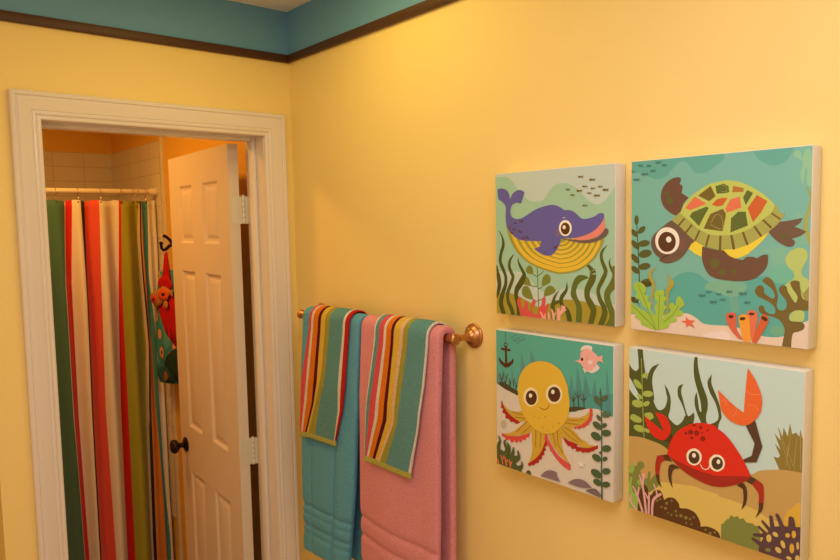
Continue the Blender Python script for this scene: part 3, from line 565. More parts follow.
  (194, 156, 116, 1, 1, [94, 683, 93, 693, 89, 703, 83, 711, 76, 717, 67, 721, 59, 721, 51, 718, 45, 712, 41, 704, 40, 695, 41, 684, 45, 675, 51, 666, 59, 660, 67, 657, 75, 657, 83, 660, 89, 666, 93, 674]),
  (204, 146, 44, 1, 1, [262, 552, 262, 552, 182, 573, 121, 571, 74, 545, 50, 522, 50, 522, 79, 567, 131, 605, 192, 628, 223, 637, 311, 615, 311, 615]),
  (204, 146, 44, 1, 0, [301, 609, 301, 609, 223, 672, 152, 730, 80, 756, 54, 767, 54, 767, 152, 758, 253, 724, 317, 704, 350, 645, 350, 645]),
  (204, 146, 44, 1, 0, [323, 643, 323, 643, 336, 701, 338, 770, 340, 792, 337, 831, 318, 890, 299, 927, 299, 927, 390, 853, 437, 796, 461, 742, 473, 675, 473, 675, 482, 640, 482, 640]),
  (204, 146, 44, 1, 0, [466, 623, 466, 623, 614, 591, 614, 591, 598, 709, 630, 789, 679, 843, 679, 843, 577, 789, 508, 725]),
  (204, 146, 44, 1, 0, [533, 629, 533, 629, 639, 580, 700, 600, 752, 639, 810, 657, 811, 668, 886, 659, 886, 659, 811, 693, 727, 691, 684, 679, 610, 663, 610, 663]),
  (204, 146, 44, 1, 0, [603, 526, 603, 526, 724, 507, 782, 483, 819, 448, 831, 425, 831, 425, 836, 466, 808, 510, 750, 553, 695, 578, 695, 578, 604, 584, 604, 584]),
  (170, 34, 26, 1, 1, [53, 517, 46, 542, 74, 600, 121, 642, 198, 655, 223, 639, 152, 616, 100, 587, 69, 550]),
  (170, 34, 26, 1, 0, [71, 557, 69, 563, 64, 568, 56, 571, 49, 571, 43, 568, 41, 563, 43, 557, 49, 552, 56, 549, 64, 549, 69, 552]),
  (170, 34, 26, 1, 0, [90, 591, 88, 597, 81, 603, 73, 607, 65, 607, 59, 603, 56, 597, 59, 590, 65, 585, 73, 581, 81, 581, 88, 585]),
  (170, 34, 26, 1, 0, [120, 624, 118, 631, 111, 638, 102, 641, 94, 641, 87, 638, 85, 631, 87, 624, 94, 618, 102, 614, 111, 614, 118, 618]),
  (170, 34, 26, 1, 0, [164, 639, 162, 646, 155, 652, 147, 656, 138, 656, 132, 652, 129, 646, 132, 639, 138, 633, 147, 629, 155, 629, 162, 633]),
  (170, 34, 26, 1, 0, [207, 646, 205, 652, 200, 657, 193, 660, 186, 660, 180, 657, 178, 652, 180, 646, 185, 641, 192, 638, 200, 638, 205, 641]),
  (212, 66, 52, 1, 1, [41, 754, 41, 754, 90, 767, 203, 748, 314, 701, 314, 701, 312, 721, 243, 761, 153, 787, 80, 786]),
  (212, 66, 52, 1, 0, [80, 767, 78, 774, 72, 779, 64, 783, 56, 783, 51, 780, 48, 774, 51, 768, 56, 762, 64, 759, 72, 759, 78, 762]),
  (212, 66, 52, 1, 0, [120, 782, 117, 790, 110, 797, 101, 801, 92, 801, 85, 797, 82, 791, 85, 783, 92, 776, 101, 772, 110, 772, 117, 776]),
  (212, 66, 52, 1, 0, [169, 787, 167, 795, 160, 801, 151, 805, 141, 805, 135, 802, 132, 795, 135, 788, 141, 781, 150, 777, 160, 777, 166, 780]),
  (212, 66, 52, 1, 0, [210, 780, 208, 787, 202, 793, 193, 797, 185, 797, 178, 794, 176, 788, 178, 780, 185, 774, 193, 770, 202, 770, 208, 774]),
  (212, 66, 52, 1, 0, [247, 767, 245, 775, 239, 781, 231, 785, 222, 785, 216, 781, 213, 775, 216, 768, 222, 762, 230, 758, 239, 758, 245, 761]),
  (212, 66, 52, 1, 0, [284, 745, 282, 752, 276, 759, 267, 762, 259, 762, 253, 759, 250, 753, 253, 746, 259, 740, 267, 736, 275, 736, 282, 739]),
  (212, 66, 52, 1, 0, [315, 720, 313, 726, 307, 732, 299, 736, 292, 736, 286, 733, 284, 727, 286, 720, 291, 714, 299, 711, 307, 711, 313, 714]),
  (170, 30, 22, 1, 1, [473, 675, 473, 675, 460, 719, 446, 753, 418, 812, 371, 869, 296, 927, 296, 927, 314, 935, 381, 897, 437, 823, 460, 757, 483, 714]),
  (170, 30, 22, 1, 0, [327, 926, 326, 931, 322, 936, 316, 939, 310, 939, 306, 937, 304, 932, 306, 927, 310, 923, 316, 920, 321, 920, 326, 922]),
  (170, 30, 22, 1, 0, [365, 909, 363, 915, 358, 921, 351, 924, 343, 925, 338, 922, 336, 916, 338, 910, 343, 905, 350, 901, 358, 901, 363, 904]),
  (170, 30, 22, 1, 0, [400, 883, 398, 890, 392, 897, 384, 900, 376, 901, 370, 897, 368, 892, 370, 884, 376, 878, 384, 874, 392, 874, 398, 877]),
  (170, 30, 22, 1, 0, [428, 851, 426, 858, 421, 864, 413, 867, 406, 867, 400, 864, 398, 859, 400, 852, 405, 846, 413, 843, 421, 843, 426, 846]),
  (170, 30, 22, 1, 0, [449, 816, 448, 822, 443, 827, 436, 831, 428, 831, 423, 828, 421, 823, 423, 816, 428, 811, 435, 808, 442, 808, 448, 811]),
  (170, 30, 22, 1, 0, [464, 782, 462, 788, 458, 793, 451, 796, 445, 796, 440, 793, 438, 788, 440, 783, 444, 778, 451, 775, 457, 775, 462, 777]),
  (170, 30, 22, 1, 0, [472, 748, 470, 753, 466, 758, 460, 761, 454, 761, 450, 758, 448, 754, 449, 748, 454, 744, 460, 741, 466, 741, 470, 743]),
  (214, 72, 60, 1, 1, [458, 665, 458, 665, 503, 731, 572, 799, 673, 840, 673, 840, 663, 875, 591, 854, 509, 785, 456, 701]),
  (214, 72, 60, 1, 0, [475, 703, 473, 709, 468, 715, 461, 718, 454, 718, 449, 715, 447, 710, 449, 704, 454, 698, 461, 695, 468, 695, 473, 698]),
  (214, 72, 60, 1, 0, [495, 739, 493, 745, 488, 751, 481, 754, 474, 754, 469, 751, 467, 746, 469, 740, 474, 734, 481, 731, 488, 731, 493, 734]),
  (214, 72, 60, 1, 0, [525, 772, 524, 778, 519, 784, 512, 787, 505, 787, 500, 784, 498, 779, 500, 773, 505, 768, 512, 764, 519, 764, 524, 767]),
  (214, 72, 60, 1, 0, [563, 801, 561, 808, 555, 814, 548, 817, 540, 817, 535, 814, 533, 809, 535, 802, 540, 796, 548, 793, 555, 793, 560, 796]),
  (214, 72, 60, 1, 0, [600, 825, 599, 832, 593, 838, 586, 841, 579, 841, 573, 838, 571, 833, 573, 826, 578, 820, 586, 817, 593, 816, 598, 820]),
  (214, 72, 60, 1, 0, [638, 849, 636, 855, 631, 861, 624, 865, 616, 865, 611, 862, 609, 856, 611, 850, 616, 844, 623, 840, 631, 840, 636, 843]),
  (214, 72, 60, 1, 0, [674, 864, 672, 870, 667, 875, 661, 878, 654, 878, 649, 876, 647, 870, 649, 865, 654, 859, 660, 856, 667, 856, 672, 859]),
  (170, 34, 26, 1, 1, [607, 662, 607, 662, 658, 678, 727, 684, 727, 700, 811, 690, 890, 653, 890, 653, 884, 675, 836, 708, 770, 727, 702, 716, 641, 704]),
  (170, 34, 26, 1, 0, [671, 699, 670, 705, 665, 710, 658, 713, 652, 713, 647, 710, 645, 705, 647, 699, 652, 694, 658, 691, 665, 691, 670, 694]),
  (170, 34, 26, 1, 0, [709, 707, 707, 715, 701, 721, 693, 725, 685, 725, 679, 721, 677, 715, 679, 708, 685, 701, 693, 697, 701, 697, 707, 701]),
  (170, 34, 26, 1, 0, [749, 715, 747, 723, 740, 730, 732, 734, 723, 734, 717, 730, 715, 723, 717, 716, 723, 709, 732, 705, 740, 705, 746, 709]),
  (170, 34, 26, 1, 0, [789, 714, 787, 721, 782, 727, 774, 731, 767, 731, 761, 727, 759, 721, 761, 714, 766, 708, 774, 705, 781, 705, 787, 708]),
  (170, 34, 26, 1, 0, [829, 705, 828, 711, 823, 717, 816, 720, 809, 720, 803, 717, 801, 711, 803, 705, 808, 699, 815, 696, 822, 696, 827, 699]),
  (170, 34, 26, 1, 0, [861, 689, 859, 695, 855, 700, 848, 703, 842, 703, 837, 700, 835, 695, 837, 689, 841, 683, 848, 680, 854, 680, 859, 683]),
  (170, 34, 26, 1, 0, [889, 669, 888, 674, 884, 679, 878, 682, 872, 682, 868, 679, 866, 675, 868, 669, 872, 665, 878, 662, 883, 662, 887, 665]),
  (212, 66, 52, 1, 1, [824, 427, 824, 427, 846, 425, 845, 464, 836, 500, 792, 552, 695, 583, 695, 583, 759, 548, 808, 503, 827, 460]),
  (212, 66, 52, 1, 0, [849, 438, 848, 443, 844, 447, 839, 449, 835, 449, 831, 446, 830, 442, 831, 438, 834, 434, 839, 432, 844, 432, 848, 435]),
  (212, 66, 52, 1, 0, [850, 464, 849, 470, 844, 474, 838, 477, 832, 477, 828, 474, 826, 469, 828, 463, 832, 459, 838, 456, 844, 456, 849, 459]),
  (212, 66, 52, 1, 0, [842, 496, 840, 502, 835, 507, 828, 510, 821, 510, 816, 507, 814, 501, 816, 495, 821, 490, 828, 487, 835, 487, 840, 490]),
  (212, 66, 52, 1, 0, [822, 524, 820, 531, 815, 536, 808, 539, 801, 539, 796, 536, 794, 530, 796, 524, 801, 518, 808, 515, 815, 515, 820, 519]),
  (212, 66, 52, 1, 0, [791, 548, 789, 555, 784, 560, 777, 563, 770, 563, 765, 560, 763, 554, 765, 548, 770, 542, 777, 539, 784, 540, 789, 543]),
  (212, 66, 52, 1, 0, [755, 567, 753, 572, 749, 577, 742, 580, 736, 580, 731, 577, 729, 572, 731, 566, 736, 562, 742, 559, 748, 559, 753, 562]),
  (212, 66, 52, 1, 0, [723, 575, 721, 580, 718, 583, 713, 586, 707, 586, 704, 583, 702, 579, 704, 575, 707, 571, 712, 569, 717, 569, 721, 571]),
  (150, 96, 30, 2, 1, [152, 581, 4, 252, 581, 4]),
  (150, 96, 30, 2, 0, [177, 613, 4, 282, 602, 4]),
  (150, 96, 30, 2, 0, [191, 719, 4, 297, 619, 4]),
  (150, 96, 30, 2, 0, [238, 724, 4, 336, 640, 4]),
  (150, 96, 30, 2, 0, [374, 663, 4, 369, 786, 4]),
  (150, 96, 30, 2, 0, [422, 668, 4, 410, 776, 4]),
  (150, 96, 30, 2, 0, [520, 653, 4, 552, 743, 4]),
  (150, 96, 30, 2, 0, [647, 535, 4, 716, 526, 3, 787, 502, 3]),
  (150, 96, 30, 2, 0, [628, 559, 4, 682, 557, 4, 746, 546, 3]),
  (150, 96, 30, 2, 0, [602, 606, 4, 666, 647, 4, 739, 671, 3]),
  (150, 96, 30, 2, 0, [626, 590, 4, 683, 614, 4, 769, 663, 3]),
  (150, 96, 30, 2, 0, [564, 629, 4, 570, 716, 4, 607, 774, 4]),
  (222, 160, 46, 1, 1, [216, 364, 226, 317, 269, 249, 337, 198, 421, 172, 495, 173, 545, 187, 599, 219, 644, 295, 657, 350, 667, 420, 655, 501, 621, 566, 560, 630, 528, 652, 464, 672, 389, 667, 321, 636, 262, 579, 227, 501, 211, 427]),
  (236, 196, 140, 1, 1, [399, 428, 396, 449, 386, 470, 372, 488, 353, 501, 333, 508, 312, 508, 293, 502, 277, 490, 268, 473, 264, 452, 267, 430, 277, 409, 292, 392, 311, 379, 331, 372, 352, 372, 371, 378, 386, 391, 395, 408]),
  (236, 196, 140, 1, 0, [606, 371, 603, 392, 594, 412, 579, 430, 559, 443, 538, 450, 516, 451, 496, 445, 480, 433, 470, 416, 466, 395, 469, 374, 479, 353, 495, 336, 515, 323, 536, 316, 558, 316, 577, 322, 593, 334, 603, 351]),
  (84, 42, 22, 1, 1, [386, 434, 384, 450, 377, 466, 366, 480, 352, 490, 336, 495, 321, 495, 306, 491, 295, 481, 287, 468, 285, 452, 287, 435, 294, 419, 305, 406, 320, 396, 335, 391, 351, 391, 365, 396, 376, 405, 384, 418]),
  (84, 42, 22, 1, 0, [591, 374, 589, 391, 582, 406, 570, 420, 556, 430, 540, 435, 523, 436, 508, 431, 496, 422, 488, 408, 485, 393, 488, 376, 495, 360, 507, 347, 522, 337, 538, 332, 555, 332, 569, 336, 581, 346, 589, 359]),
  (238, 206, 165, 1, 1, [344, 426, 342, 434, 337, 441, 329, 444, 321, 443, 316, 439, 314, 432, 316, 424, 321, 417, 329, 414, 337, 415, 342, 419]),
  (238, 206, 165, 1, 0, [542, 366, 540, 374, 535, 381, 527, 384, 519, 383, 514, 379, 512, 371, 514, 363, 519, 357, 527, 353, 534, 354, 540, 359]),
  (150, 84, 26, 2, 1, [409, 493, 6, 432, 504, 6, 462, 502, 6, 487, 481, 6, 494, 462, 6]),
  (190, 142, 50, 1, 1, [371, 569, 370, 572, 368, 575, 364, 576, 360, 576, 357, 574, 356, 572, 357, 568, 360, 566, 364, 564, 368, 564, 370, 566]),
  (190, 142, 50, 1, 0, [414, 571, 413, 575, 410, 577, 407, 579, 403, 579, 400, 577, 399, 574, 400, 571, 403, 568, 407, 567, 410, 567, 413, 569]),
  (190, 142, 50, 1, 0, [467, 553, 466, 557, 462, 561, 458, 563, 453, 562, 450, 560, 449, 557, 450, 553, 453, 550, 458, 548, 462, 548, 466, 550]),
  (190, 142, 50, 1, 0, [445, 633, 443, 637, 440, 640, 435, 642, 431, 642, 427, 640, 426, 637, 427, 632, 431, 629, 435, 627, 440, 627, 443, 629]),
  (190, 142, 50, 1, 0, [489, 642, 488, 645, 486, 648, 482, 649, 478, 649, 476, 648, 475, 645, 475, 642, 478, 639, 482, 637, 486, 637, 488, 639]),
  (190, 142, 50, 1, 0, [534, 606, 534, 609, 531, 612, 527, 614, 524, 614, 521, 612, 520, 609, 521, 606, 524, 603, 527, 602, 531, 602, 533, 603]),
  (190, 142, 50, 1, 0, [583, 574, 582, 578, 579, 581, 575, 583, 570, 583, 567, 581, 566, 578, 567, 574, 570, 570, 574, 568, 579, 568, 582, 570]),
  (82, 80, 36, 1, 1, [-15, 1014, -15, 1014, -16, 827, -16, 827, 8, 894, 49, 885, 101, 904, 194, 921, 189, 958, 225, 984, 245, 998, 245, 998, 184, 1010]),
  (82, 80, 36, 2, 0, [38, 936, 44, 15, 877, 37, 33, 816, 22, 14, 788, 9]),
  (82, 80, 36, 2, 0, [81, 925, 48, 101, 872, 36, 75, 823, 22, 91, 803, 9]),
  (82, 80, 36, 2, 0, [101, 920, 54, 122, 851, 32, 101, 817, 11]),
  (82, 80, 36, 2, 0, [143, 926, 42, 161, 874, 27, 165, 837, 10]),
  (82, 80, 36, 2, 0, [164, 929, 53, 214, 900, 35, 204, 852, 12]),
  (82, 80, 36, 2, 0, [184, 995, 53, 240, 964, 29, 244, 923, 12]),
  (82, 80, 36, 1, 0, [280, 995, 280, 995, 299, 972, 324, 975, 329, 1003, 329, 1003]),
  (224, 104, 60, 2, 1, [58, 995, 9, 52, 956, 10, 36, 924, 10]),
  (224, 104, 60, 2, 0, [53, 960, 9, 72, 923, 10]),
  (224, 104, 60, 2, 0, [17, 998, 13, 8, 967, 13]),
  (224, 104, 60, 2, 0, [93, 994, 11, 89, 963, 15, 78, 930, 9]),
  (224, 104, 60, 2, 0, [93, 970, 11, 107, 943, 10]),
  (224, 104, 60, 2, 0, [133, 996, 9, 133, 968, 17, 122, 939, 9]),
  (224, 104, 60, 2, 0, [135, 968, 11, 150, 949, 10]),
  (134, 98, 92, 1, 1, [415, 982, 415, 982, 457, 939, 504, 919, 555, 920, 564, 948, 590, 977, 590, 977, 555, 979]),
  (134, 98, 92, 1, 0, [650, 967, 650, 967, 688, 936, 739, 915, 790, 916, 845, 945, 845, 945, 757, 968]),
  (120, 90, 78, 1, 1, [791, 980, 791, 980, 841, 952, 881, 947, 924, 981, 924, 981, 899, 992]),
  (226, 194, 168, 0, 1, [760, 783, 769, 798, 795, 793, 776, 810, 782, 830, 761, 824, 738, 839, 744, 818, 725, 810, 750, 802]),
  (74, 84, 56, 2, 1, [909, 279, 6, 918, 456, 8, 920, 635, 8, 919, 817, 10, 923, 1013, 12]),
  (86, 88, 54, 1, 0, [917, 384, 911, 387, 903, 388, 894, 386, 884, 382, 875, 376, 867, 368, 862, 360, 859, 352, 859, 344, 863, 339, 869, 336, 877, 335, 887, 337, 897, 341, 906, 347, 913, 355, 919, 363, 921, 371, 921, 378]),
  (86, 88, 54, 1, 0, [960, 318, 963, 325, 960, 335, 952, 345, 942, 352, 930, 355, 922, 353, 919, 346, 922, 336, 930, 326, 941, 318, 952, 315]),
  (86, 88, 54, 1, 0, [914, 489, 906, 491, 896, 488, 887, 482, 881, 472, 879, 463, 882, 456, 890, 454, 900, 457, 909, 464, 915, 473, 917, 482]),
  (86, 88, 54, 1, 0, [918, 307, 917, 310, 914, 314, 909, 316, 905, 315, 902, 313, 900, 310, 901, 306, 905, 302, 909, 301, 913, 301, 917, 303]),
  (86, 98, 62, 1, 0, [987, 432, 985, 439, 981, 446, 973, 452, 964, 456, 953, 459, 942, 461, 933, 460, 925, 457, 920, 452, 918, 446, 920, 439, 925, 432, 932, 426, 942, 422, 952, 419, 963, 418, 972, 419, 980, 422, 985, 426]),
  (74, 84, 46, 1, 0, [916, 541, 911, 546, 902, 548, 892, 549, 882, 547, 871, 543, 862, 537, 856, 530, 852, 523, 851, 516, 854, 509, 860, 504, 869, 502, 879, 501, 889, 503, 899, 507, 908, 513, 915, 520, 919, 527, 919, 535]),
  (74, 84, 46, 1, 0, [957, 499, 959, 506, 955, 515, 947, 523, 936, 528, 926, 529, 920, 526, 918, 519, 922, 511, 930, 502, 941, 497, 951, 496]),
  (74, 84, 46, 1, 0, [988, 551, 986, 559, 982, 566, 974, 572, 965, 577, 954, 581, 943, 582, 934, 581, 926, 578, 921, 573, 919, 566, 921, 559, 925, 552, 933, 546, 943, 540, 953, 537, 964, 536, 973, 537, 981, 540, 986, 545]),
  (74, 84, 46, 1, 0, [912, 610, 906, 617, 896, 621, 885, 623, 873, 623, 861, 620, 851, 614, 843, 607, 838, 599, 837, 591, 840, 583, 847, 577, 856, 572, 868, 570, 880, 571, 892, 574, 902, 579, 910, 586, 914, 594, 915, 603]),
  (74, 84, 46, 1, 0, [990, 650, 988, 657, 984, 665, 976, 671, 967, 677, 956, 680, 945, 682, 936, 681, 928, 678, 923, 673, 921, 667, 923, 659, 927, 652, 935, 645, 945, 640, 955, 636, 966, 635, 975, 636, 983, 639, 988, 644]),
  (74, 84, 46, 1, 0, [913, 748, 908, 754, 899, 758, 889, 760, 878, 760, 868, 758, 859, 753, 852, 747, 847, 740, 847, 732, 849, 725, 855, 720, 863, 716, 874, 714, 884, 714, 895, 716, 904, 721, 911, 727, 915, 734, 916, 741]),
  (74, 84, 46, 1, 0, [963, 715, 964, 722, 961, 730, 953, 738, 944, 743, 934, 745, 928, 742, 926, 735, 929, 726, 937, 718, 947, 713, 956, 712]),
  (74, 84, 46, 1, 0, [986, 798, 985, 805, 980, 812, 974, 818, 965, 823, 955, 827, 945, 829, 937, 828, 929, 825, 925, 821, 923, 815, 925, 808, 929, 801, 936, 794, 945, 789, 954, 786, 964, 784, 973, 785, 980, 788, 984, 792]),
  (74, 84, 46, 1, 0, [917, 857, 910, 863, 900, 868, 888, 869, 875, 869, 863, 865, 852, 859, 844, 852, 839, 843, 838, 834, 842, 826, 849, 820, 859, 816, 871, 814, 884, 815, 896, 818, 907, 824, 915, 832, 919, 840, 920, 849]),
  (74, 84, 46, 1, 0, [920, 904, 915, 910, 908, 915, 898, 918, 888, 918, 878, 917, 868, 914, 861, 909, 856, 903, 855, 897, 857, 890, 862, 884, 869, 879, 879, 877, 889, 876, 900, 877, 909, 880, 916, 885, 920, 891, 922, 898]),
  (74, 84, 46, 1, 0, [984, 885, 983, 891, 978, 898, 971, 904, 963, 909, 953, 913, 943, 915, 934, 914, 927, 912, 923, 908, 921, 902, 922, 896, 927, 889, 934, 883, 942, 878, 952, 874, 962, 872, 971, 873, 978, 875, 982, 879]),
  (74, 84, 46, 1, 0, [922, 694, 920, 699, 917, 703, 911, 706, 906, 706, 902, 703, 901, 699, 902, 694, 906, 690, 911, 688, 916, 688, 920, 690]),
],
'crab': [
  (192, 190, 165, 0, 1, [0, 0, 1000, 0, 1000, 1000, 0, 1000]),
  (140, 106, 42, 0, 1, [891, 530, 859, 464, 882, 468, 892, 455, 864, 395, 893, 420, 862, 342, 894, 373, 877, 300, 902, 350, 906, 301, 927, 345, 937, 271, 948, 327, 967, 315, 983, 333, 988, 294, 997, 337, 1014, 327, 1023, 518, 993, 525]),
  (164, 136, 66, 2, 1, [897, 372, 3, 942, 511, 3]),
  (164, 136, 66, 2, 0, [931, 392, 3, 922, 505, 3]),
  (164, 136, 66, 2, 0, [888, 333, 3, 967, 511, 3]),
  (164, 136, 66, 2, 0, [944, 301, 3, 929, 446, 3]),
  (164, 136, 66, 2, 0, [972, 336, 3, 960, 493, 3]),
  (164, 136, 66, 2, 0, [988, 319, 3, 992, 499, 3]),
  (80, 76, 30, 1, 1, [-33, 255, -33, 255, -4, 251, -4, 251, 40, 295, 88, 314, 154, 252, 164, 297, 187, 339, 212, 346, 240, 322, 254, 273, 247, 237, 235, 187, 235, 187, 260, 219, 276, 270, 273, 331, 263, 371, 275, 391, 312, 414, 343, 393, 365, 351, 368, 339, 347, 287, 321, 239, 323, 187, 355, 165, 355, 165, 340, 206, 354, 264, 372, 320, 388, 347, 418, 319, 418, 319, 423, 344, 414, 402, 414, 402, 474, 389, 474, 389, 441, 326, 424, 274, 424, 229, 434, 197, 434, 197, 442, 241, 452, 298, 463, 303, 457, 246, 435, 176, 418, 113, 415, 40, 421, -1, 421, -1, 437, -1, 437, -1, 442, 58, 464, 142, 497, 224, 500, 282, 491, 327, 503, 369, 561, 329, 548, 251, 511, 186, 497, 130, 523, 83, 523, 83, 520, 134, 546, 194, 546, 194, 570, 255, 580, 310, 580, 318, 561, 379, 560, 532, 560, 532, 451, 557, 451, 557, 294, 586, 127, 565, -31, 588, -31, 588]),
  (80, 76, 30, 2, 1, [72, -14, 36, 80, 62, 36, 91, 161, 48, 108, 275, 78, 121, 398, 104]),
  (80, 76, 30, 1, 0, [-17, 55, -17, 55, 12, 118, 47, 137, 68, 122, 93, 200, 93, 317, 93, 317, 28, 218, -13, 161, -13, 161]),
  (80, 76, 30, 1, 0, [203, 69, 203, 69, 153, 99, 125, 156, 119, 212, 109, 291, 168, 296, 156, 190, 166, 127]),
  (165, 162, 68, 1, 1, [128, 141, 130, 149, 125, 158, 116, 166, 105, 171, 95, 173, 88, 169, 87, 162, 91, 153, 100, 144, 111, 139, 122, 138]),
  (165, 162, 68, 1, 0, [85, 238, 79, 241, 71, 241, 62, 239, 53, 235, 44, 228, 37, 220, 32, 212, 29, 204, 30, 197, 33, 192, 38, 189, 46, 188, 55, 191, 64, 195, 73, 202, 80, 209, 85, 218, 88, 225, 88, 232]),
  (165, 162, 68, 1, 0, [163, 257, 161, 263, 156, 269, 149, 274, 139, 279, 128, 281, 117, 282, 107, 281, 99, 279, 94, 274, 92, 269, 93, 263, 98, 257, 106, 251, 116, 247, 127, 244, 138, 243, 148, 244, 156, 247, 161, 252]),
  (165, 162, 68, 1, 0, [86, 301, 79, 305, 71, 304, 62, 299, 57, 292, 55, 284, 59, 277, 66, 274, 75, 275, 83, 280, 88, 287, 90, 295]),
  (165, 162, 68, 1, 0, [97, 334, 94, 342, 87, 348, 78, 354, 67, 357, 55, 359, 43, 358, 33, 355, 25, 350, 20, 343, 20, 336, 23, 328, 29, 321, 39, 316, 50, 312, 62, 311, 74, 312, 84, 315, 92, 320, 96, 327]),
  (165, 162, 68, 1, 0, [139, 310, 140, 317, 136, 326, 127, 335, 115, 341, 105, 342, 98, 339, 97, 331, 101, 322, 110, 314, 122, 308, 132, 306]),
  (165, 162, 68, 1, 0, [163, 384, 159, 391, 149, 398, 134, 403, 119, 404, 108, 401, 104, 395, 108, 387, 118, 380, 133, 375, 148, 374, 159, 377]),
  (165, 162, 68, 1, 0, [48, 410, 46, 415, 39, 419, 31, 421, 22, 422, 15, 420, 13, 417, 15, 412, 21, 408, 30, 406, 39, 405, 45, 407]),
  (165, 162, 68, 1, 0, [88, 437, 84, 443, 77, 448, 66, 451, 54, 453, 42, 452, 30, 450, 19, 445, 12, 440, 8, 433, 9, 426, 13, 420, 21, 415, 31, 412, 43, 410, 56, 411, 68, 414, 78, 418, 85, 424, 88, 430]),
  (165, 162, 68, 1, 0, [112, 491, 108, 497, 100, 502, 90, 506, 78, 507, 65, 507, 53, 504, 43, 500, 36, 494, 32, 488, 33, 481, 37, 475, 44, 470, 55, 466, 67, 465, 79, 465, 91, 468, 101, 472, 108, 478, 112, 484]),
  (165, 162, 68, 1, 0, [167, 392, 165, 402, 156, 411, 142, 419, 127, 422, 115, 420, 109, 413, 111, 403, 120, 394, 134, 386, 149, 383, 161, 386]),
  (165, 162, 68, 1, 0, [143, 493, 138, 498, 129, 500, 119, 498, 110, 494, 105, 488, 105, 481, 111, 477, 120, 475, 130, 477, 138, 481, 143, 487]),
  (150, 140, 60, 2, 0, [83, 54, 6, 97, 402, 7, 105, 550, 7]),
  (194, 140, 72, 1, 1, [-32, 554, -32, 554, 65, 539, 143, 542, 228, 555, 294, 586, 452, 594, 706, 604, 793, 558, 891, 527, 955, 518, 1042, 512, 1042, 512, 1055, 1028, 1055, 1028, -22, 1414, -22, 1414]),
  (216, 166, 76, 1, 1, [-22, 841, -22, 841, 211, 782, 317, 762, 427, 746, 474, 751, 569, 753, 570, 762, 678, 766, 783, 779, 852, 804, 1043, 794, 1043, 794, 1055, 1028, 1055, 1028, -22, 1414, -22, 1414]),
  (216, 152, 50, 0, 1, [921, 825, 919, 764, 928, 749, 942, 722, 952, 718, 964, 701, 977, 682, 991, 674, 1036, 652, 1043, 794]),
  (128, 118, 50, 1, 1, [-16, 746, -16, 746, 19, 737, 54, 721, 62, 699, 88, 685, 108, 700, 102, 725, 81, 746, 91, 783, 126, 782, 133, 741, 150, 737, 148, 785, 176, 746, 206, 754, 203, 802, 179, 832, 70, 918, -19, 942, -19, 942]),
  (150, 160, 66, 1, 1, [20, 713, 39, 741, 25, 776, -6, 776, -6, 776]),
  (150, 160, 66, 1, 0, [12, 804, 26, 808, 19, 851, 33, 895, 59, 905, 65, 992, 65, 992, -17, 1015, -17, 1015, -3, 873]),
  (150, 160, 66, 1, 0, [91, 816, 89, 825, 83, 833, 76, 837, 68, 837, 62, 832, 59, 824, 61, 814, 67, 807, 75, 802, 82, 802, 88, 807]),
  (92, 50, 22, 1, 1, [61, 1041, 61, 1041, 69, 902, 94, 847, 129, 853, 151, 879, 179, 840, 221, 836, 241, 878, 264, 860, 304, 852, 334, 875, 343, 899, 386, 890, 433, 899, 462, 936, 469, 970, 469, 970, 505, 957, 550, 958, 577, 975, 590, 1023, 590, 1023, 312, 1044, 312, 1044]),
  (92, 50, 22, 1, 0, [94, 847, 110, 826, 128, 838, 138, 883, 87, 897]),
  (134, 110, 48, 1, 1, [266, 894, 265, 899, 262, 903, 257, 905, 253, 905, 249, 903, 248, 899, 249, 895, 252, 891, 257, 888, 261, 888, 264, 890]),
  (134, 110, 48, 1, 0, [260, 927, 258, 932, 255, 937, 250, 939, 245, 939, 241, 937, 240, 933, 241, 928, 245, 923, 249, 921, 254, 920, 258, 923]),
  (134, 110, 48, 1, 0, [295, 870, 295, 874, 292, 876, 289, 878, 286, 878, 283, 877, 282, 874, 283, 871, 285, 868, 289, 866, 292, 866, 294, 867]),
  (134, 110, 48, 1, 0, [323, 924, 322, 928, 320, 932, 316, 934, 312, 934, 309, 932, 307, 929, 308, 925, 311, 921, 315, 919, 319, 919, 322, 921]),
  (134, 110, 48, 1, 0, [359, 941, 357, 946, 354, 951, 349, 954, 343, 954, 340, 951, 338, 947, 339, 941, 343, 937, 348, 934, 353, 934, 357, 936]),
  (134, 110, 48, 1, 0, [389, 943, 388, 949, 384, 954, 378, 957, 373, 957, 369, 954, 367, 950, 368, 944, 372, 939, 378, 936, 383, 936, 387, 938]),
  (134, 110, 48, 1, 0, [411, 944, 410, 948, 408, 951, 404, 953, 401, 953, 398, 951, 397, 948, 398, 945, 400, 941, 404, 939, 407, 939, 410, 941]),
  (134, 110, 48, 1, 0, [433, 926, 432, 929, 430, 932, 427, 934, 424, 934, 422, 932, 421, 930, 421, 926, 424, 924, 427, 922, 430, 922, 432, 923]),
  (134, 110, 48, 1, 0, [328, 950, 327, 954, 324, 957, 321, 959, 317, 959, 314, 957, 313, 954, 314, 950, 317, 947, 320, 945, 324, 945, 326, 947]),
  (134, 110, 48, 1, 0, [388, 974, 387, 977, 385, 980, 382, 982, 379, 982, 376, 981, 375, 978, 376, 975, 378, 972, 381, 970, 384, 970, 387, 971]),
  (134, 110, 48, 1, 0, [505, 976, 504, 979, 502, 983, 499, 984, 495, 985, 492, 983, 491, 980, 492, 976, 495, 973, 498, 971, 501, 971, 504, 973]),
  (134, 110, 48, 1, 0, [534, 987, 533, 992, 530, 996, 526, 998, 521, 999, 518, 996, 516, 992, 517, 988, 520, 983, 525, 981, 529, 980, 533, 983]),
  (134, 110, 48, 1, 0, [558, 974, 557, 978, 555, 981, 551, 983, 548, 983, 545, 981, 544, 978, 545, 975, 547, 972, 551, 970, 554, 969, 557, 971]),
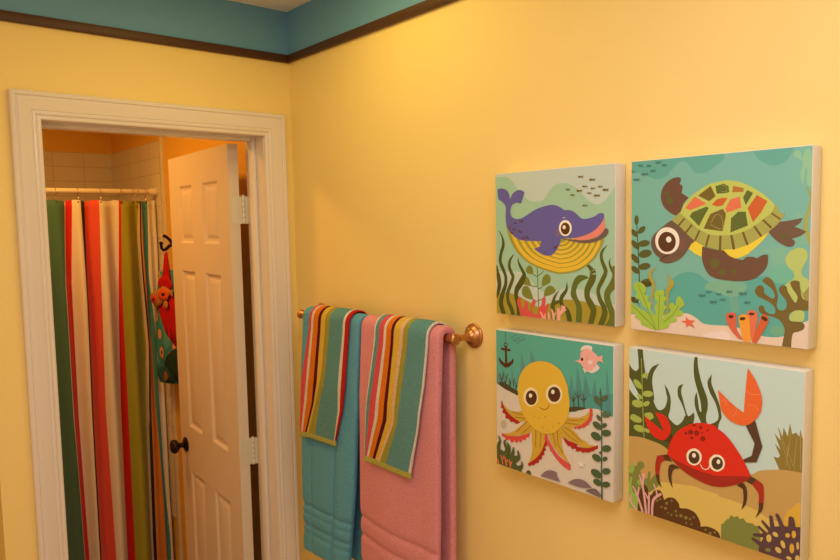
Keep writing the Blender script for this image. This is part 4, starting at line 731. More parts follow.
  (134, 110, 48, 1, 0, [203, 896, 202, 901, 199, 904, 194, 906, 190, 907, 187, 905, 186, 901, 187, 897, 190, 893, 194, 891, 198, 891, 201, 893]),
  (134, 110, 48, 1, 0, [221, 883, 221, 887, 218, 889, 215, 891, 212, 891, 209, 890, 208, 887, 209, 884, 211, 881, 215, 879, 218, 879, 220, 880]),
  (134, 110, 48, 1, 0, [295, 956, 294, 959, 292, 963, 288, 965, 285, 965, 282, 963, 281, 960, 282, 956, 284, 953, 288, 951, 291, 951, 294, 952]),
  (134, 110, 48, 1, 0, [273, 950, 272, 953, 270, 956, 267, 958, 264, 958, 262, 956, 261, 954, 262, 951, 264, 948, 267, 947, 270, 947, 272, 948]),
  (134, 110, 48, 1, 0, [231, 927, 231, 931, 228, 934, 225, 936, 222, 936, 219, 934, 218, 931, 219, 928, 221, 925, 225, 923, 228, 923, 230, 925]),
  (134, 110, 48, 1, 0, [419, 972, 418, 975, 416, 978, 413, 980, 410, 980, 408, 979, 407, 976, 407, 973, 410, 970, 413, 968, 416, 968, 418, 969]),
  (224, 150, 130, 2, 1, [4, 940, 11, 27, 970, 13, 64, 1008, 13]),
  (224, 150, 130, 2, 0, [18, 912, 7, 13, 946, 11]),
  (224, 150, 130, 2, 0, [28, 856, 9, 60, 904, 14, 104, 1012, 14]),
  (224, 150, 130, 2, 0, [72, 849, 9, 65, 903, 12]),
  (224, 150, 130, 2, 0, [73, 772, 7, 91, 816, 13, 108, 891, 15, 124, 1014, 15]),
  (224, 150, 130, 2, 0, [106, 764, 20, 99, 813, 12, 101, 861, 13]),
  (224, 150, 130, 2, 0, [142, 864, 11, 140, 930, 13, 139, 1018, 13]),
  (224, 150, 130, 2, 0, [114, 872, 7, 135, 907, 12]),
  (224, 150, 130, 2, 0, [162, 1011, 14, 169, 906, 16, 218, 853, 15]),
  (224, 150, 130, 2, 0, [172, 802, 9, 190, 845, 10, 196, 875, 12]),
  (128, 118, 52, 1, 1, [588, 1024, 588, 1024, 589, 916, 589, 916, 601, 907, 601, 907, 618, 880, 618, 880, 631, 872, 631, 872, 642, 847, 642, 847, 659, 856, 659, 856, 679, 840, 679, 840, 689, 855, 689, 855, 710, 843, 710, 843, 726, 862, 726, 862, 761, 857, 761, 857, 770, 865, 770, 865, 794, 864, 794, 864, 802, 968, 760, 1039, 760, 1039]),
  (92, 56, 52, 1, 1, [793, 1000, 793, 1000, 798, 962, 829, 896, 867, 842, 918, 819, 956, 811, 1043, 784, 1043, 784, 1055, 1028, 1055, 1028, 862, 1019, 862, 1019]),
  (92, 56, 52, 2, 0, [764, 941, 19, 812, 958, 31]),
  (92, 56, 52, 2, 0, [770, 916, 17, 839, 898, 25]),
  (92, 56, 52, 2, 0, [794, 864, 14, 832, 891, 21]),
  (92, 56, 52, 2, 0, [812, 829, 15, 851, 864, 22]),
  (92, 56, 52, 2, 0, [854, 791, 19, 864, 850, 25]),
  (92, 56, 52, 2, 0, [886, 772, 20, 919, 840, 27]),
  (92, 56, 52, 2, 0, [956, 770, 29, 961, 833, 43]),
  (214, 164, 78, 1, 1, [859, 904, 858, 915, 854, 924, 847, 929, 841, 928, 835, 922, 833, 912, 834, 901, 839, 892, 845, 887, 852, 888, 857, 894]),
  (214, 164, 78, 1, 0, [891, 884, 886, 888, 879, 889, 872, 887, 866, 882, 864, 876, 866, 870, 870, 865, 877, 864, 884, 866, 890, 871, 892, 877]),
  (214, 164, 78, 1, 0, [908, 965, 903, 969, 895, 970, 887, 967, 881, 960, 879, 953, 881, 946, 887, 941, 895, 941, 903, 944, 908, 950, 910, 958]),
  (214, 164, 78, 1, 0, [927, 910, 929, 920, 929, 929, 925, 935, 920, 936, 913, 932, 908, 923, 905, 913, 906, 904, 909, 898, 915, 897, 922, 901]),
  (214, 164, 78, 1, 0, [995, 898, 995, 908, 993, 916, 990, 920, 987, 918, 984, 912, 983, 902, 983, 892, 985, 883, 988, 880, 991, 881, 994, 888]),
  (214, 164, 78, 1, 0, [1000, 961, 999, 969, 995, 976, 990, 980, 984, 980, 980, 976, 978, 969, 979, 961, 983, 954, 988, 950, 994, 950, 998, 954]),
  (214, 164, 78, 1, 0, [961, 980, 959, 984, 953, 987, 946, 988, 940, 986, 935, 983, 935, 978, 938, 974, 943, 971, 950, 970, 957, 972, 961, 975]),
  (216, 152, 50, 1, 0, [951, 857, 949, 864, 945, 870, 940, 873, 934, 873, 930, 870, 928, 864, 929, 858, 933, 852, 939, 849, 944, 848, 949, 852]),
  (216, 152, 50, 1, 0, [980, 843, 979, 853, 975, 862, 970, 866, 965, 865, 961, 859, 959, 849, 960, 839, 963, 830, 968, 826, 974, 827, 978, 833]),
  (216, 152, 50, 1, 0, [973, 919, 972, 932, 968, 943, 963, 949, 957, 947, 952, 939, 950, 926, 951, 913, 955, 902, 960, 897, 966, 899, 971, 907]),
  (128, 118, 52, 1, 0, [857, 970, 855, 976, 849, 980, 841, 983, 834, 982, 830, 979, 828, 975, 831, 969, 836, 965, 844, 962, 851, 963, 856, 966]),
  (168, 40, 24, 1, 1, [193, 625, 193, 625, 231, 609, 231, 609, 251, 638, 251, 638, 219, 665, 209, 734, 209, 734, 184, 740, 184, 740, 182, 682]),
  (168, 40, 24, 1, 0, [775, 610, 775, 610, 808, 626, 815, 654, 816, 695, 815, 728, 815, 728, 790, 735, 790, 735, 789, 689, 774, 665, 751, 642, 751, 642]),
  (84, 48, 24, 1, 1, [230, 610, 230, 610, 261, 600, 261, 600, 292, 636, 292, 636, 247, 639, 247, 639]),
  (84, 48, 24, 1, 0, [184, 740, 184, 740, 209, 734, 209, 734, 211, 768, 225, 811, 225, 811, 199, 787]),
  (84, 48, 24, 1, 0, [271, 664, 271, 664, 297, 650, 341, 662, 341, 662, 302, 680, 287, 725, 296, 793, 296, 793, 272, 753, 266, 700]),
  (84, 48, 24, 1, 0, [744, 600, 744, 600, 777, 610, 777, 610, 753, 643, 753, 643, 715, 634, 715, 634]),
  (84, 48, 24, 1, 0, [790, 734, 790, 734, 815, 727, 815, 727, 807, 772, 773, 821, 773, 821, 790, 773]),
  (84, 48, 24, 1, 0, [671, 671, 671, 671, 701, 647, 723, 668, 729, 712, 720, 765, 699, 797, 699, 797, 709, 747, 707, 697, 701, 681]),
  (84, 48, 24, 1, 0, [278, 478, 278, 478, 303, 485, 303, 485, 286, 528, 286, 528, 241, 517, 241, 517]),
  (88, 52, 32, 0, 1, [714, 330, 762, 288, 804, 426, 775, 517, 700, 537, 696, 525, 749, 488, 763, 418]),
  (216, 40, 22, 1, 1, [177, 363, 177, 363, 241, 371, 263, 394, 281, 436, 274, 475, 243, 517, 202, 523, 159, 504, 123, 452, 108, 400, 108, 400, 173, 435, 239, 469, 239, 469, 215, 426]),
  (228, 92, 38, 1, 1, [559, 163, 559, 163, 641, 228, 703, 264, 703, 264, 710, 139, 720, 19, 720, 19, 765, 82, 795, 159, 795, 228, 777, 273, 774, 277, 735, 319, 687, 334, 631, 322, 601, 299, 578, 268, 569, 219]),
  (236, 136, 90, 2, 1, [720, 219, 2, 758, 214, 2, 777, 238, 2]),
  (236, 136, 90, 2, 0, [713, 138, 2, 738, 156, 2, 788, 150, 2]),
  (236, 136, 90, 2, 0, [576, 225, 2, 601, 213, 2, 606, 241, 2]),
  (236, 136, 90, 2, 0, [659, 239, 2, 663, 266, 2, 644, 298, 2]),
  (160, 36, 22, 1, 1, [256, 598, 256, 598, 313, 642, 378, 680, 457, 705, 525, 713, 567, 709, 567, 709, 611, 696, 681, 661, 728, 627, 748, 600, 748, 600, 635, 586, 452, 594]),
  (216, 40, 22, 1, 1, [258, 598, 258, 598, 280, 520, 321, 450, 383, 400, 443, 373, 503, 365, 553, 370, 553, 377, 598, 400, 643, 441, 695, 507, 732, 569, 748, 601, 748, 601, 679, 618, 565, 647, 530, 649, 454, 646, 360, 631, 295, 616]),
  (140, 28, 18, 1, 1, [419, 432, 417, 440, 412, 447, 404, 450, 396, 450, 390, 446, 388, 439, 390, 431, 395, 424, 403, 421, 411, 421, 416, 425]),
  (140, 28, 18, 1, 0, [455, 430, 453, 438, 448, 444, 440, 448, 432, 448, 427, 443, 424, 436, 426, 429, 431, 422, 439, 419, 447, 419, 452, 423]),
  (140, 28, 18, 1, 0, [492, 453, 490, 461, 485, 467, 478, 471, 470, 471, 464, 467, 462, 460, 464, 452, 469, 445, 476, 442, 484, 442, 490, 446]),
  (140, 28, 18, 1, 0, [474, 393, 472, 398, 469, 403, 464, 405, 458, 405, 454, 402, 453, 397, 454, 392, 458, 387, 463, 385, 468, 385, 472, 388]),
  (140, 28, 18, 1, 0, [420, 465, 419, 470, 416, 474, 411, 476, 407, 476, 403, 473, 402, 469, 403, 464, 406, 460, 410, 458, 415, 458, 419, 461]),
  (140, 28, 18, 1, 0, [384, 446, 383, 451, 380, 455, 375, 457, 371, 457, 367, 454, 366, 450, 367, 445, 370, 442, 375, 439, 379, 440, 383, 442]),
  (140, 28, 18, 1, 0, [438, 388, 437, 391, 432, 394, 425, 396, 418, 397, 413, 396, 411, 393, 413, 390, 418, 387, 425, 385, 431, 384, 437, 385]),
  (140, 28, 18, 1, 0, [475, 422, 474, 425, 473, 427, 471, 428, 468, 427, 467, 426, 466, 424, 466, 422, 468, 420, 470, 419, 472, 419, 474, 420]),
  (140, 28, 18, 1, 0, [510, 402, 509, 405, 507, 408, 504, 410, 500, 410, 498, 408, 497, 405, 497, 401, 500, 398, 503, 397, 506, 397, 509, 399]),
  (240, 205, 160, 1, 1, [471, 563, 470, 579, 464, 594, 454, 607, 442, 617, 428, 623, 414, 624, 400, 620, 390, 612, 383, 599, 380, 585, 381, 569, 387, 554, 397, 541, 410, 531, 424, 525, 438, 524, 451, 528, 462, 537, 469, 549]),
  (240, 205, 160, 1, 0, [605, 565, 603, 580, 598, 595, 588, 607, 576, 617, 562, 623, 548, 624, 535, 621, 525, 612, 518, 601, 515, 586, 516, 571, 522, 556, 532, 543, 544, 533, 558, 528, 572, 527, 585, 531, 595, 539, 602, 551]),
  (80, 50, 28, 1, 1, [459, 569, 458, 580, 453, 592, 447, 602, 438, 609, 428, 613, 417, 614, 408, 611, 400, 604, 395, 595, 393, 584, 394, 572, 398, 561, 405, 551, 414, 543, 425, 539, 435, 539, 444, 542, 452, 548, 457, 558]),
  (80, 50, 28, 1, 0, [594, 569, 593, 580, 589, 591, 582, 601, 573, 608, 563, 613, 553, 613, 544, 610, 536, 604, 531, 595, 529, 584, 530, 573, 534, 562, 541, 552, 550, 545, 560, 540, 570, 540, 580, 543, 587, 549, 592, 558]),
  (240, 210, 170, 1, 1, [437, 562, 436, 569, 432, 575, 426, 578, 420, 578, 416, 574, 414, 568, 415, 561, 419, 555, 425, 552, 431, 552, 435, 556]),
  (240, 210, 170, 1, 0, [579, 564, 578, 570, 574, 576, 569, 579, 564, 579, 560, 575, 558, 568, 560, 562, 563, 556, 568, 553, 573, 554, 577, 557]),
  (240, 200, 160, 2, 1, [465, 607, 5, 476, 625, 5, 495, 629, 5, 514, 616, 5, 516, 602, 5]),
],
}

def catmull(pts, closed, sub=5):
    out = []
    n = len(pts)
    dup = lambda i: pts[i % n] == pts[(i+1) % n]
    rng = range(n if closed else n-1)
    for i in rng:
        p1, p2 = pts[i], pts[(i+1) % n]
        if p1 == p2: continue
        p0 = pts[i-1] if (closed or i) else p1
        p3 = pts[(i+2) % n] if (closed or i < n-2) else p2
        for k in range(sub):
            t = k/sub; t2 = t*t; t3 = t2*t
            out.append(tuple(.5*(2*b+(c-a)*t+(2*a-5*b+4*c-d)*t2+(3*b-a-3*c+d)*t3) for a, b, c, d in zip(p0, p1, p2, p3)))
    if not closed: out.append(pts[-1])
    return out
def clip(poly):
    for ax, lo in ((0, 1), (0, 0), (1, 1), (1, 0)):
        lim = 0. if lo else 1.
        ins = (lambda p: p[ax] >= lim) if lo else (lambda p: p[ax] <= lim)
        res = []
        for i in range(len(poly)):
            a, b = poly[i-1], poly[i]
            if ins(a) != ins(b):
                t = (lim-a[ax])/(b[ax]-a[ax]); res.append((a[0]+(b[0]-a[0])*t, a[1]+(b[1]-a[1])*t))
            if ins(b): res.append(b)
        poly = res
        if len(poly) < 3: return []
    return poly
def stroke(pts):
    p = catmull(pts, False, 4) if len(pts) > 2 else pts
    L, R = [], []
    for i, q in enumerate(p):
        a = p[max(0, i-1)]; b = p[min(len(p)-1, i+1)]
        dx, dy = b[0]-a[0], b[1]-a[1]; l = math.hypot(dx, dy) or 1
        nx, ny = -dy/l*q[2]/2, dx/l*q[2]/2
        L.append((q[0]+nx, q[1]+ny)); R.append((q[0]-nx, q[1]-ny))
    return L+R[::-1], (p[0], p[-1])
S, DEP = .3059, .0337
PRINTM = {}
def print_mat(rgb):
    if rgb not in PRINTM:
        PRINTM[rgb] = mat('print_ink_%d' % len(PRINTM), alb(*rgb), .42, 0, .00012, 1400, .35)
    return PRINTM[rgb]
def canvas(key, y, z, label):
    root = empty('canvas_art', (0, y-S/2, z-S))
    tag(root, label, 'wall art', 'sea creature canvases on the yellow wall')
    bm = bmesh.new(); box(bm, -DEP, -.0015, y-S, y, z-S, z, .0022)
    adopt(from_bm('stretched_canvas', bm, M_CANVAS, smooth=40), root)
    bm = bmesh.new(); mats = []; idx = {}; lay = [0]
    def add(poly, ink):
        poly = clip(poly)
        # drop repeats
        q = []
        for p in poly:
            if not q or abs(p[0]-q[-1][0])+abs(p[1]-q[-1][1]) > 1e-5: q.append(p)
        if len(q) > 2 and abs(q[0][0]-q[-1][0])+abs(q[0][1]-q[-1][1]) < 1e-5: q.pop()
        if len(q) < 3: return
        if ink not in idx: idx[ink] = len(mats); mats.append(print_mat(ink))
        lay[0] += 1; x = -DEP-.00006-lay[0]*.000012
        e = .004
        vs = [bm.verts.new((x, y-S*(e+(1-2*e)*u), z-S*(e+(1-2*e)*v))) for u, v in q]
        for t in tessellate_polygon([[Vector((u, v, 0)) for u, v in q]]):
            try:
                f = bm.faces.new([vs[i] for i in t]); f.material_index = idx[ink]
            except ValueError: pass
    for cr, cg, cb, kind, new, nums in ART[key]:
        ink = (cr, cg, cb)
        n = 3 if kind == 2 else 2
        pts = [tuple(v/1000 for v in nums[k:k+n]) for k in range(0, len(nums), n)]
        if kind == 0: add(pts, ink)
        elif kind == 1: add(catmull(pts, True), ink)
        else:
            poly, ends = stroke(pts); add(poly, ink)
            for e in ends:
                if e[2] > .012: add([(e[0]+e[2]/2*math.cos(a*pi/6), e[1]+e[2]/2*math.sin(a*pi/6)) for a in range(12)], ink)
    bm.normal_update()
    for f in bm.faces:
        if f.normal.x > 0: f.normal_flip()
    adopt(from_bm('print', bm, mats, norm=False), root)
    return root
canvas('whale', -.9265, 1.8708, 'square canvas of a purple whale with a yellow striped belly')
canvas('turtle', -1.2652, 1.8707, 'square canvas of a sea turtle with a patchwork shell on teal water')
canvas('octopus', -.9235, 1.5298, 'square canvas of a yellow octopus with red frilled tentacles')
canvas('crab', -1.2618, 1.5316, 'square canvas of a red crab raising one orange claw')

# ------------------------------------------------------------------ towel bar
BXC, BZ, BR = -.070, 1.500, .008
YB0, YB1 = -.155, -.822
bar = empty('towel_bar', (0, (YB0+YB1)/2, BZ))
tag(bar, 'brass towel bar with round rosette on the yellow wall', 'towel bar')
bm = bmesh.new(); lathe(bm, [(BR, 0), (BR, YB0-YB1)], axis_to(Vector((BXC, YB1, BZ)), (0, 1, 0)), 24)
adopt(from_bm('rail', bm, M_BRASS, smooth=40), bar)
for yb, s in ((YB0, 1), (YB1, -1)):
    bm = bmesh.new()
    lathe(bm, [(.029, 0), (.0295, .0025), (.028, .005), (.0255, .0055), (.025, .008), (.0225, .0095), (.022, .0115), (.018, .014), (.0115, .018),
               (.0085, .026), (.0075, .036), (.0078, .050), (.0085, .060), (.0085, .068)], axis_to(Vector((-.0005, yb, BZ)), (-1, 0, 0)), 40)
    o = adopt(from_bm('rosette_post', bm, M_BRASS, smooth=50), bar)
    bm = bmesh.new()
    lathe(bm, [(.0085, -.016), (.0105, -.015), (.0115, -.012), (.0115, .004), (.0135, .0055), (.0142, .009), (.0125, .0125), (.007, .0145), (0, .015)],
          axis_to(Vector((BXC, yb, BZ)), (0, s, 0)), 32)
    adopt(from_bm('end_finial', bm, M_BRASS, smooth=50), bar)

# ------------------------------------------------------------------ towels
def terry(name, color, bump=.0035, scale=420):
    return mat(name, color, .95, 0, bump, scale, .05, .03, .42)
def interp(levels, z):
    """levels: (z, [values]) from top to bottom"""
    if z >= levels[0][0]: return levels[0][1]
    for (za, a), (zb, b) in zip(levels, levels[1:]):
        if z >= zb:
            t = (za-z)/(za-zb); return [p+(q-p)*t for p, q in zip(a, b)]
    return levels[-1][1]
def drape(name, levels, zf, zb, R, th, mats, facemat, sub=1, fold=None, backshift=0, bulge=.012, nseg=44, hem=0, seed=0, xdrop=0):
    """sheet hung over the rail. levels give the column positions (y) by height on the front; R = radius of the mid sheet about the rail"""
    rnd = random.Random(seed)
    bm = bmesh.new(); rows = []
    Lf, La, Lb = BZ-zf, pi*R, BZ-zb
    tot = Lf+La+Lb
    ss = []
    n1 = max(4, int(Lf/.008)); ss += [(0, i/n1) for i in range(n1)]
    ss += [(1, i/10) for i in range(10)]
    n3 = max(4, int(Lb/.02)); ss += [(2, i/n3) for i in range(n3+1)]
    ncol = len(levels[0][1])
    for part, t in ss:
        if part == 0: z = zf+Lf*t; x0 = BXC-R; nx, nz = -1, 0; zz = z
        elif part == 1:
            a = pi*t; z = BZ+R*math.sin(a); x0 = BXC-R*math.cos(a); nx, nz = -math.cos(a), math.sin(a); zz = BZ
        else: z = BZ-Lb*t; x0 = BXC+R; nx, nz = 1, 0; zz = 1e9
        ys = interp(levels, zz)
        row = []
        for j in range(ncol):
            c = j/(ncol-1); y = ys[j]; x = x0; q = z
            if part == 0:
                dpt = (BZ-z)
                x -= bulge*min(1, dpt/.18)*(1 if dpt < .3 else 1) + xdrop*dpt
            if part == 2:
                y += backshift*t; x += min(.012, .05-abs(x))*.6*t if x > -.05 else 0
            off = fold(part, c, z) if fold else (0, 0)
            x += off[0]; y += off[1]
            if part == 0 and hem: q += hem(c)*(1-t)
            row.append(bm.verts.new((x, y, q)))
        rows.append(row)
    fi = 0
    for i, (a, b) in enumerate(zip(rows, rows[1:])):
        for j in range(ncol-1):
            f = bm.faces.new((a[j], a[j+1], b[j+1], b[j])); f.material_index = facemat(j, i, len(rows))
    o = from_bm(name, bm, mats, norm=False, smooth=180)
    s = o.modifiers.new('thick', 'SOLIDIFY'); s.thickness = th; s.offset = 0
    s2 = o.modifiers.new('soft', 'SUBSURF'); s2.levels = s2.render_levels = sub
    return o
def cols(n, a, b): return [a+(b-a)*i/(n-1) for i in range(n)]
M_TEALT = terry('teal_terry', (.13, .41, .66))
M_PINKT = terry('pink_terry', (.97, .31, .38))
def band(z, lst):
    return sum(math.exp(-((z-c)/w)**2)*d for c, w, d in lst)
TB = [(.930, .007, 1), (.868, .007, 1), (.845, .006, .7), (.905, .006, .5)]
def tfold(part, c, z):
    if part == 0:
        dn = min(1, (BZ-z)/.5)
        x = -.004*math.sin(c*pi)*dn - .006*dn*(math.exp(-((c-.80)/.12)**2)) + .010*dn*math.exp(-((c-.66)/.035)**2) + .005*dn*math.exp(-((c-.20)/.03)**2)
        k = band(z, TB); x += .0045*k
        return x, -.006*k*(1-2*c)
    if part == 2: return -.004*math.sin(c*9)*1, 0
    return 0, 0
teal = drape('bath_towel', [(1.5, cols(30, -.200, -.486)), (1.27, cols(30, -.191, -.478)), (1.02, cols(30, -.181, -.451)), (.79, cols(30, -.178, -.412))],
      .785, .80, .0195, .019, M_TEALT, lambda *a: 0, 2, tfold, 0, .010, hem=lambda c: .018*c)
tag(teal, 'teal terry bath towel hanging left on the brass towel bar', 'towel', 'bath towels on the brass bar')
PB = [(.985, .008, 1), (.935, .008, 1), (.86, .006, .8)]
def pfold(part, c, z):
    if part == 0:
        dn = min(1, (BZ-z)/.5)
        x = -.006*math.sin(c*pi)*dn + .004*dn*math.sin(c*7+1.5) - .004*dn*math.exp(-((c-.93)/.06)**2)
        k = band(z, PB); return x+.004*k, -.004*k*(1-2*c)
    return 0, 0
pink = drape('bath_towel', [(1.5, cols(30, -.496, -.806)), (1.27, cols(30, -.489, -.804)), (1.05, cols(30, -.479, -.798)), (.84, cols(30, -.477, -.786))],
      .81, .80, .0195, .019, M_PINKT, lambda *a: 0, 2, pfold, .012, .010, seed=3)
tag(pink, 'pink terry bath towel hanging right on the brass towel bar', 'towel', 'bath towels on the brass bar')

# striped wash cloths: columns follow the woven stripes
TC = dict(pink=terry('pink_stripe', (.82, .09, .13)), cream=terry('cream_stripe', (.86, .74, .72)), orange=terry('orange_stripe', (.92, .20, .008)),
          maroon=terry('maroon_stripe', (.10, .004, .006)), yellow=terry('yellow_stripe', (.88, .50, .07)), peach=terry('peach_stripe', (.86, .52, .36)),
          olive=terry('olive_stripe', (.37, .34, .055)), teal=terry('teal_stripe', (.125, .32, .37)), red=terry('red_stripe', (.50, .015, .012)),
          hem=terry('hem_olive', (.46, .46, .11)))
def wash(levels, names, zf, zb, label, slope, seed, topshift):
    L2 = []
    for z, b in levels:
        row = [b[0]]
        for i, nm in enumerate(names):
            k = 8 if nm == 'teal' and abs(b[i+1]-b[i]) > .03 else 2
            row += [b[i]+(b[i+1]-b[i])*(q+1)/k for q in range(k)]
        L2.append((z, row))
    own = []
    for i, nm in enumerate(names):
        own += [nm]*(8 if nm == 'teal' and abs(levels[0][1][i+1]-levels[0][1][i]) > .03 else 2)
    keys = sorted(set(own))+['hem']
    ms = [TC[k] for k in keys]
    hemrows = 2
    def fm(j, i, n): return len(keys)-1 if i < hemrows or i >= n-2 else keys.index(own[j])
    L2.insert(0, (1.53, [v+topshift for v in L2[0][1]]))
    def cfold(part, c, z):
        dn = min(1, (BZ-z)/.3) if part == 0 else 0
        return (-.004*dn*math.sin(c*pi)-.003*math.sin(c*6.5+seed)*dn, 0)
    o = drape('wash_cloth', L2, zf, zb, .0345, .0055, ms, fm, 2, cfold, 0, .013, hem=lambda c: slope*c, seed=seed)
    tag(o, label, 'towel', 'striped wash cloths over the bath towels')
    return o
C1N = ['pink', 'cream', 'orange', 'maroon', 'yellow', 'olive', 'teal', 'cream', 'red']
C2N = ['cream', 'teal', 'pink', 'cream', 'orange', 'maroon', 'yellow', 'peach', 'olive', 'teal', 'cream']
C1=[
(1.4742, [-0.2505, -0.2664, -0.2742, -0.3029, -0.3151, -0.3377, -0.3598, -0.4268, -0.4358, -0.4529]) ,
(1.3743, [-0.2302, -0.256, -0.2655, -0.2953, -0.3091, -0.3319, -0.352, -0.4169, -0.4309, -0.4468]) ,
(1.3222, [-0.2185, -0.2527, -0.2606, -0.2921, -0.3076, -0.3213, -0.3417, -0.4143, -0.4283, -0.4456]) ,
(1.2564, [-0.2093, -0.2388, -0.2486, -0.2804, -0.2882, -0.2937, -0.3153, -0.4132, -0.4217, -0.4322]) ,
(1.1613, [-0.2025, -0.2149, -0.2231, -0.2385, -0.245, -0.2514, -0.2884, -0.3908, -0.3929, -0.3951]) ]
C2=[
(1.4726, [-0.5677, -0.5738, -0.589, -0.61, -0.6177, -0.6393, -0.648, -0.6735, -0.6847, -0.7029, -0.7716, -0.7746]) ,
(1.3841, [-0.5544, -0.5606, -0.5743, -0.5974, -0.6064, -0.6301, -0.64, -0.659, -0.6704, -0.6911, -0.765, -0.7681]) ,
(1.2788, [-0.5402, -0.5434, -0.5544, -0.5817, -0.5916, -0.6157, -0.629, -0.6524, -0.6596, -0.6738, -0.7489, -0.7515]) ,
(1.1657, [-0.5328, -0.5336, -0.536, -0.5423, -0.5479, -0.5666, -0.5774, -0.5911, -0.5979, -0.6247, -0.7159, -0.722]) ]
CUR=[
(1.8759, [-0.5521, -0.4559, -0.378, -0.3746, -0.3486, -0.318, -0.3008, -0.2423, -0.1569, -0.1495, -0.0711, -0.0654, -0.06, -0.0569, -0.0309, -0.0197, 0.0145]) ,
(1.7223, [-0.555, -0.4592, -0.3882, -0.3848, -0.3556, -0.3178, -0.3054, -0.2464, -0.1628, -0.1542, -0.08, -0.0694, -0.0649, -0.06, -0.0344, -0.0163, 0.0065]) ,
(1.5454, [-0.5583, -0.4631, -0.3998, -0.3965, -0.3637, -0.3175, -0.3106, -0.251, -0.1697, -0.1596, -0.0773, -0.0679, -0.063, -0.0571, -0.0382, -0.0118, 0.0019]) ,
(1.2314, [-0.5646, -0.46, -0.4007, -0.3973, -0.3661, -0.322, -0.3159, -0.2555, -0.1806, -0.16, -0.068, -0.0598, -0.0535, -0.039, -0.0225, -0.0096, 0.0089]) ,
(0.9588, [-0.57, -0.4574, -0.4014, -0.398, -0.3682, -0.3258, -0.3206, -0.2594, -0.1901, -0.1603, -0.0775, -0.0687, -0.0625, -0.0374, -0.0235, -0.005, 0.016]) ,
(0.2954, [-0.5942, -0.4457, -0.3819, -0.3782, -0.3575, -0.3262, -0.3204, -0.2542, -0.1984, -0.1623, -0.0893, -0.0769, -0.0677, -0.0197, -0.0008, 0.0278, 0.0375]) ,
]

wash(C1, C1N, 1.146, 1.23, 'striped wash cloth draped over the teal bath towel', .013, 1, 0)
wash(C2, C2N, 1.150, 1.22, 'striped wash cloth draped over the pink bath towel', .005, 2, 0)

# ------------------------------------------------------------------ shower curtain and rod
RY, RZ = 1.262, 1.936
rod = empty('shower_curtain_rod', (-.7, RY, RZ))
tag(rod, 'white round rod holding the striped shower curtain', 'curtain rod')
bm = bmesh.new(); lathe(bm, [(.0115, 0), (.0115, 1.512)], axis_to(Vector((-1.4985, RY, RZ)), (1, 0, 0)), 24)
adopt(from_bm('pole', bm, M_ROD, smooth=40), rod)
for x, s in ((BX1-.0085, -1), (-1.4995, 1)):
    bm = bmesh.new(); lathe(bm, [(.020, 0), (.0205, .003), (.018, .012), (.0165, .028), (.0145, .030), (.0115, .031)], axis_to(Vector((x, RY, RZ)), (s, 0, 0)), 28)
    adopt(from_bm('end_flange', bm, M_ROD, smooth=40), rod)

cm = lambda n, c: mat(n, c, .75, 0, .0005, 500, .2, .1, .06)
CC = dict(green=cm('curtain_teal', (.065, .165, .13)), white=cm('curtain_white', (.80, .72, .66)), red=cm('curtain_red', (.62, .012, .012)),
          black=cm('curtain_black', (.022, .012, .012)), coral=cm('curtain_coral', (.76, .095, .065)), olive=cm('curtain_green', (.34, .33, .03)),
          beige=cm('curtain_beige', (.66, .50, .33)), orange=cm('curtain_orange', (.66, .22, .035)), teal=cm('curtain_dark_teal', (.06, .25, .26)))
CN = ['white', 'green', 'white', 'red', 'white', 'black', 'coral', 'white', 'red', 'olive', 'beige', 'black', 'orange', 'teal', 'white', 'white']
ckeys = sorted(set(CN))
bm = bmesh.new(); rows = []; zt, zb = 1.898, .10
NR = 60
# extend to the left with further stripes hidden behind the casing
EXT = [('coral', .10), ('white', .08), ('olive', .12), ('black', .02), ('white', .09), ('red', .05), ('green', .12), ('white', .12)]
own = None
for r in range(NR+1):
    z = zt+(zb-zt)*r/NR
    b = interp(CUR, z)
    left = [b[0]]
    for nm, w in EXT: left.insert(0, left[0]-w)
    names = [nm for nm, w in EXT[::-1]]+CN
    bb = left[:-1]+b
    xs, ow = [bb[0]], []
    for i, nm in enumerate(names):
        k = 10 if i < len(EXT)+11 else 4
        if nm in ('black',): k = 2
        xs += [bb[i]+(bb[i+1]-bb[i])*(q+1)/k for q in range(k)]; ow += [nm]*k
    own = ow
    row = []
    dn = r/NR
    for x in xs:
        amp = .012+.016*min(1, dn*4)
        if x > -.07: amp = .004+.004*min(1, dn*4); f = 2*pi/.034
        else: f = 2*pi/.092
        yy = RY-.003+(.008 if x > -.07 else 0)+amp*math.sin((x+.02)*f+.5*math.sin(x*17)) + .006*math.sin(x*41+dn*3)*dn
        row.append(bm.verts.new((min(x, .004), yy, z - (.006*(1-math.cos((x+.425)*2*pi/.085))*.5*max(0, 1-dn*8)))))
    rows.append(row)
for a, b in zip(rows, rows[1:]):
    for j in range(len(a)-1):
        f = bm.faces.new((a[j], a[j+1], b[j+1], b[j])); f.material_index = ckeys.index(own[j])
cur = from_bm('shower_curtain', bm, [CC[k] for k in ckeys], norm=False, smooth=180)
s = cur.modifiers.new('thick', 'SOLIDIFY'); s.thickness = .0016; s.offset = 0
tag(cur, 'vertically striped shower curtain in green, red, coral, white and olive', 'shower curtain')
def ring_mesh():
    bm = bmesh.new()
    tube(bm, [(0, .0165*math.sin(a*2*pi/20), .0165*math.cos(a*2*pi/20)-.004) for a in range(20)], .0013, 8, True)
    tube(bm, [(0, -.004, -.0195), (0, -.012, -.026), (0, -.014, -.036), (0, -.012, -.046)], .0013, 8)
    return bm
RX = [-.412, -.327, -.235, -.149, -.097, -.076, -.040]
first = None
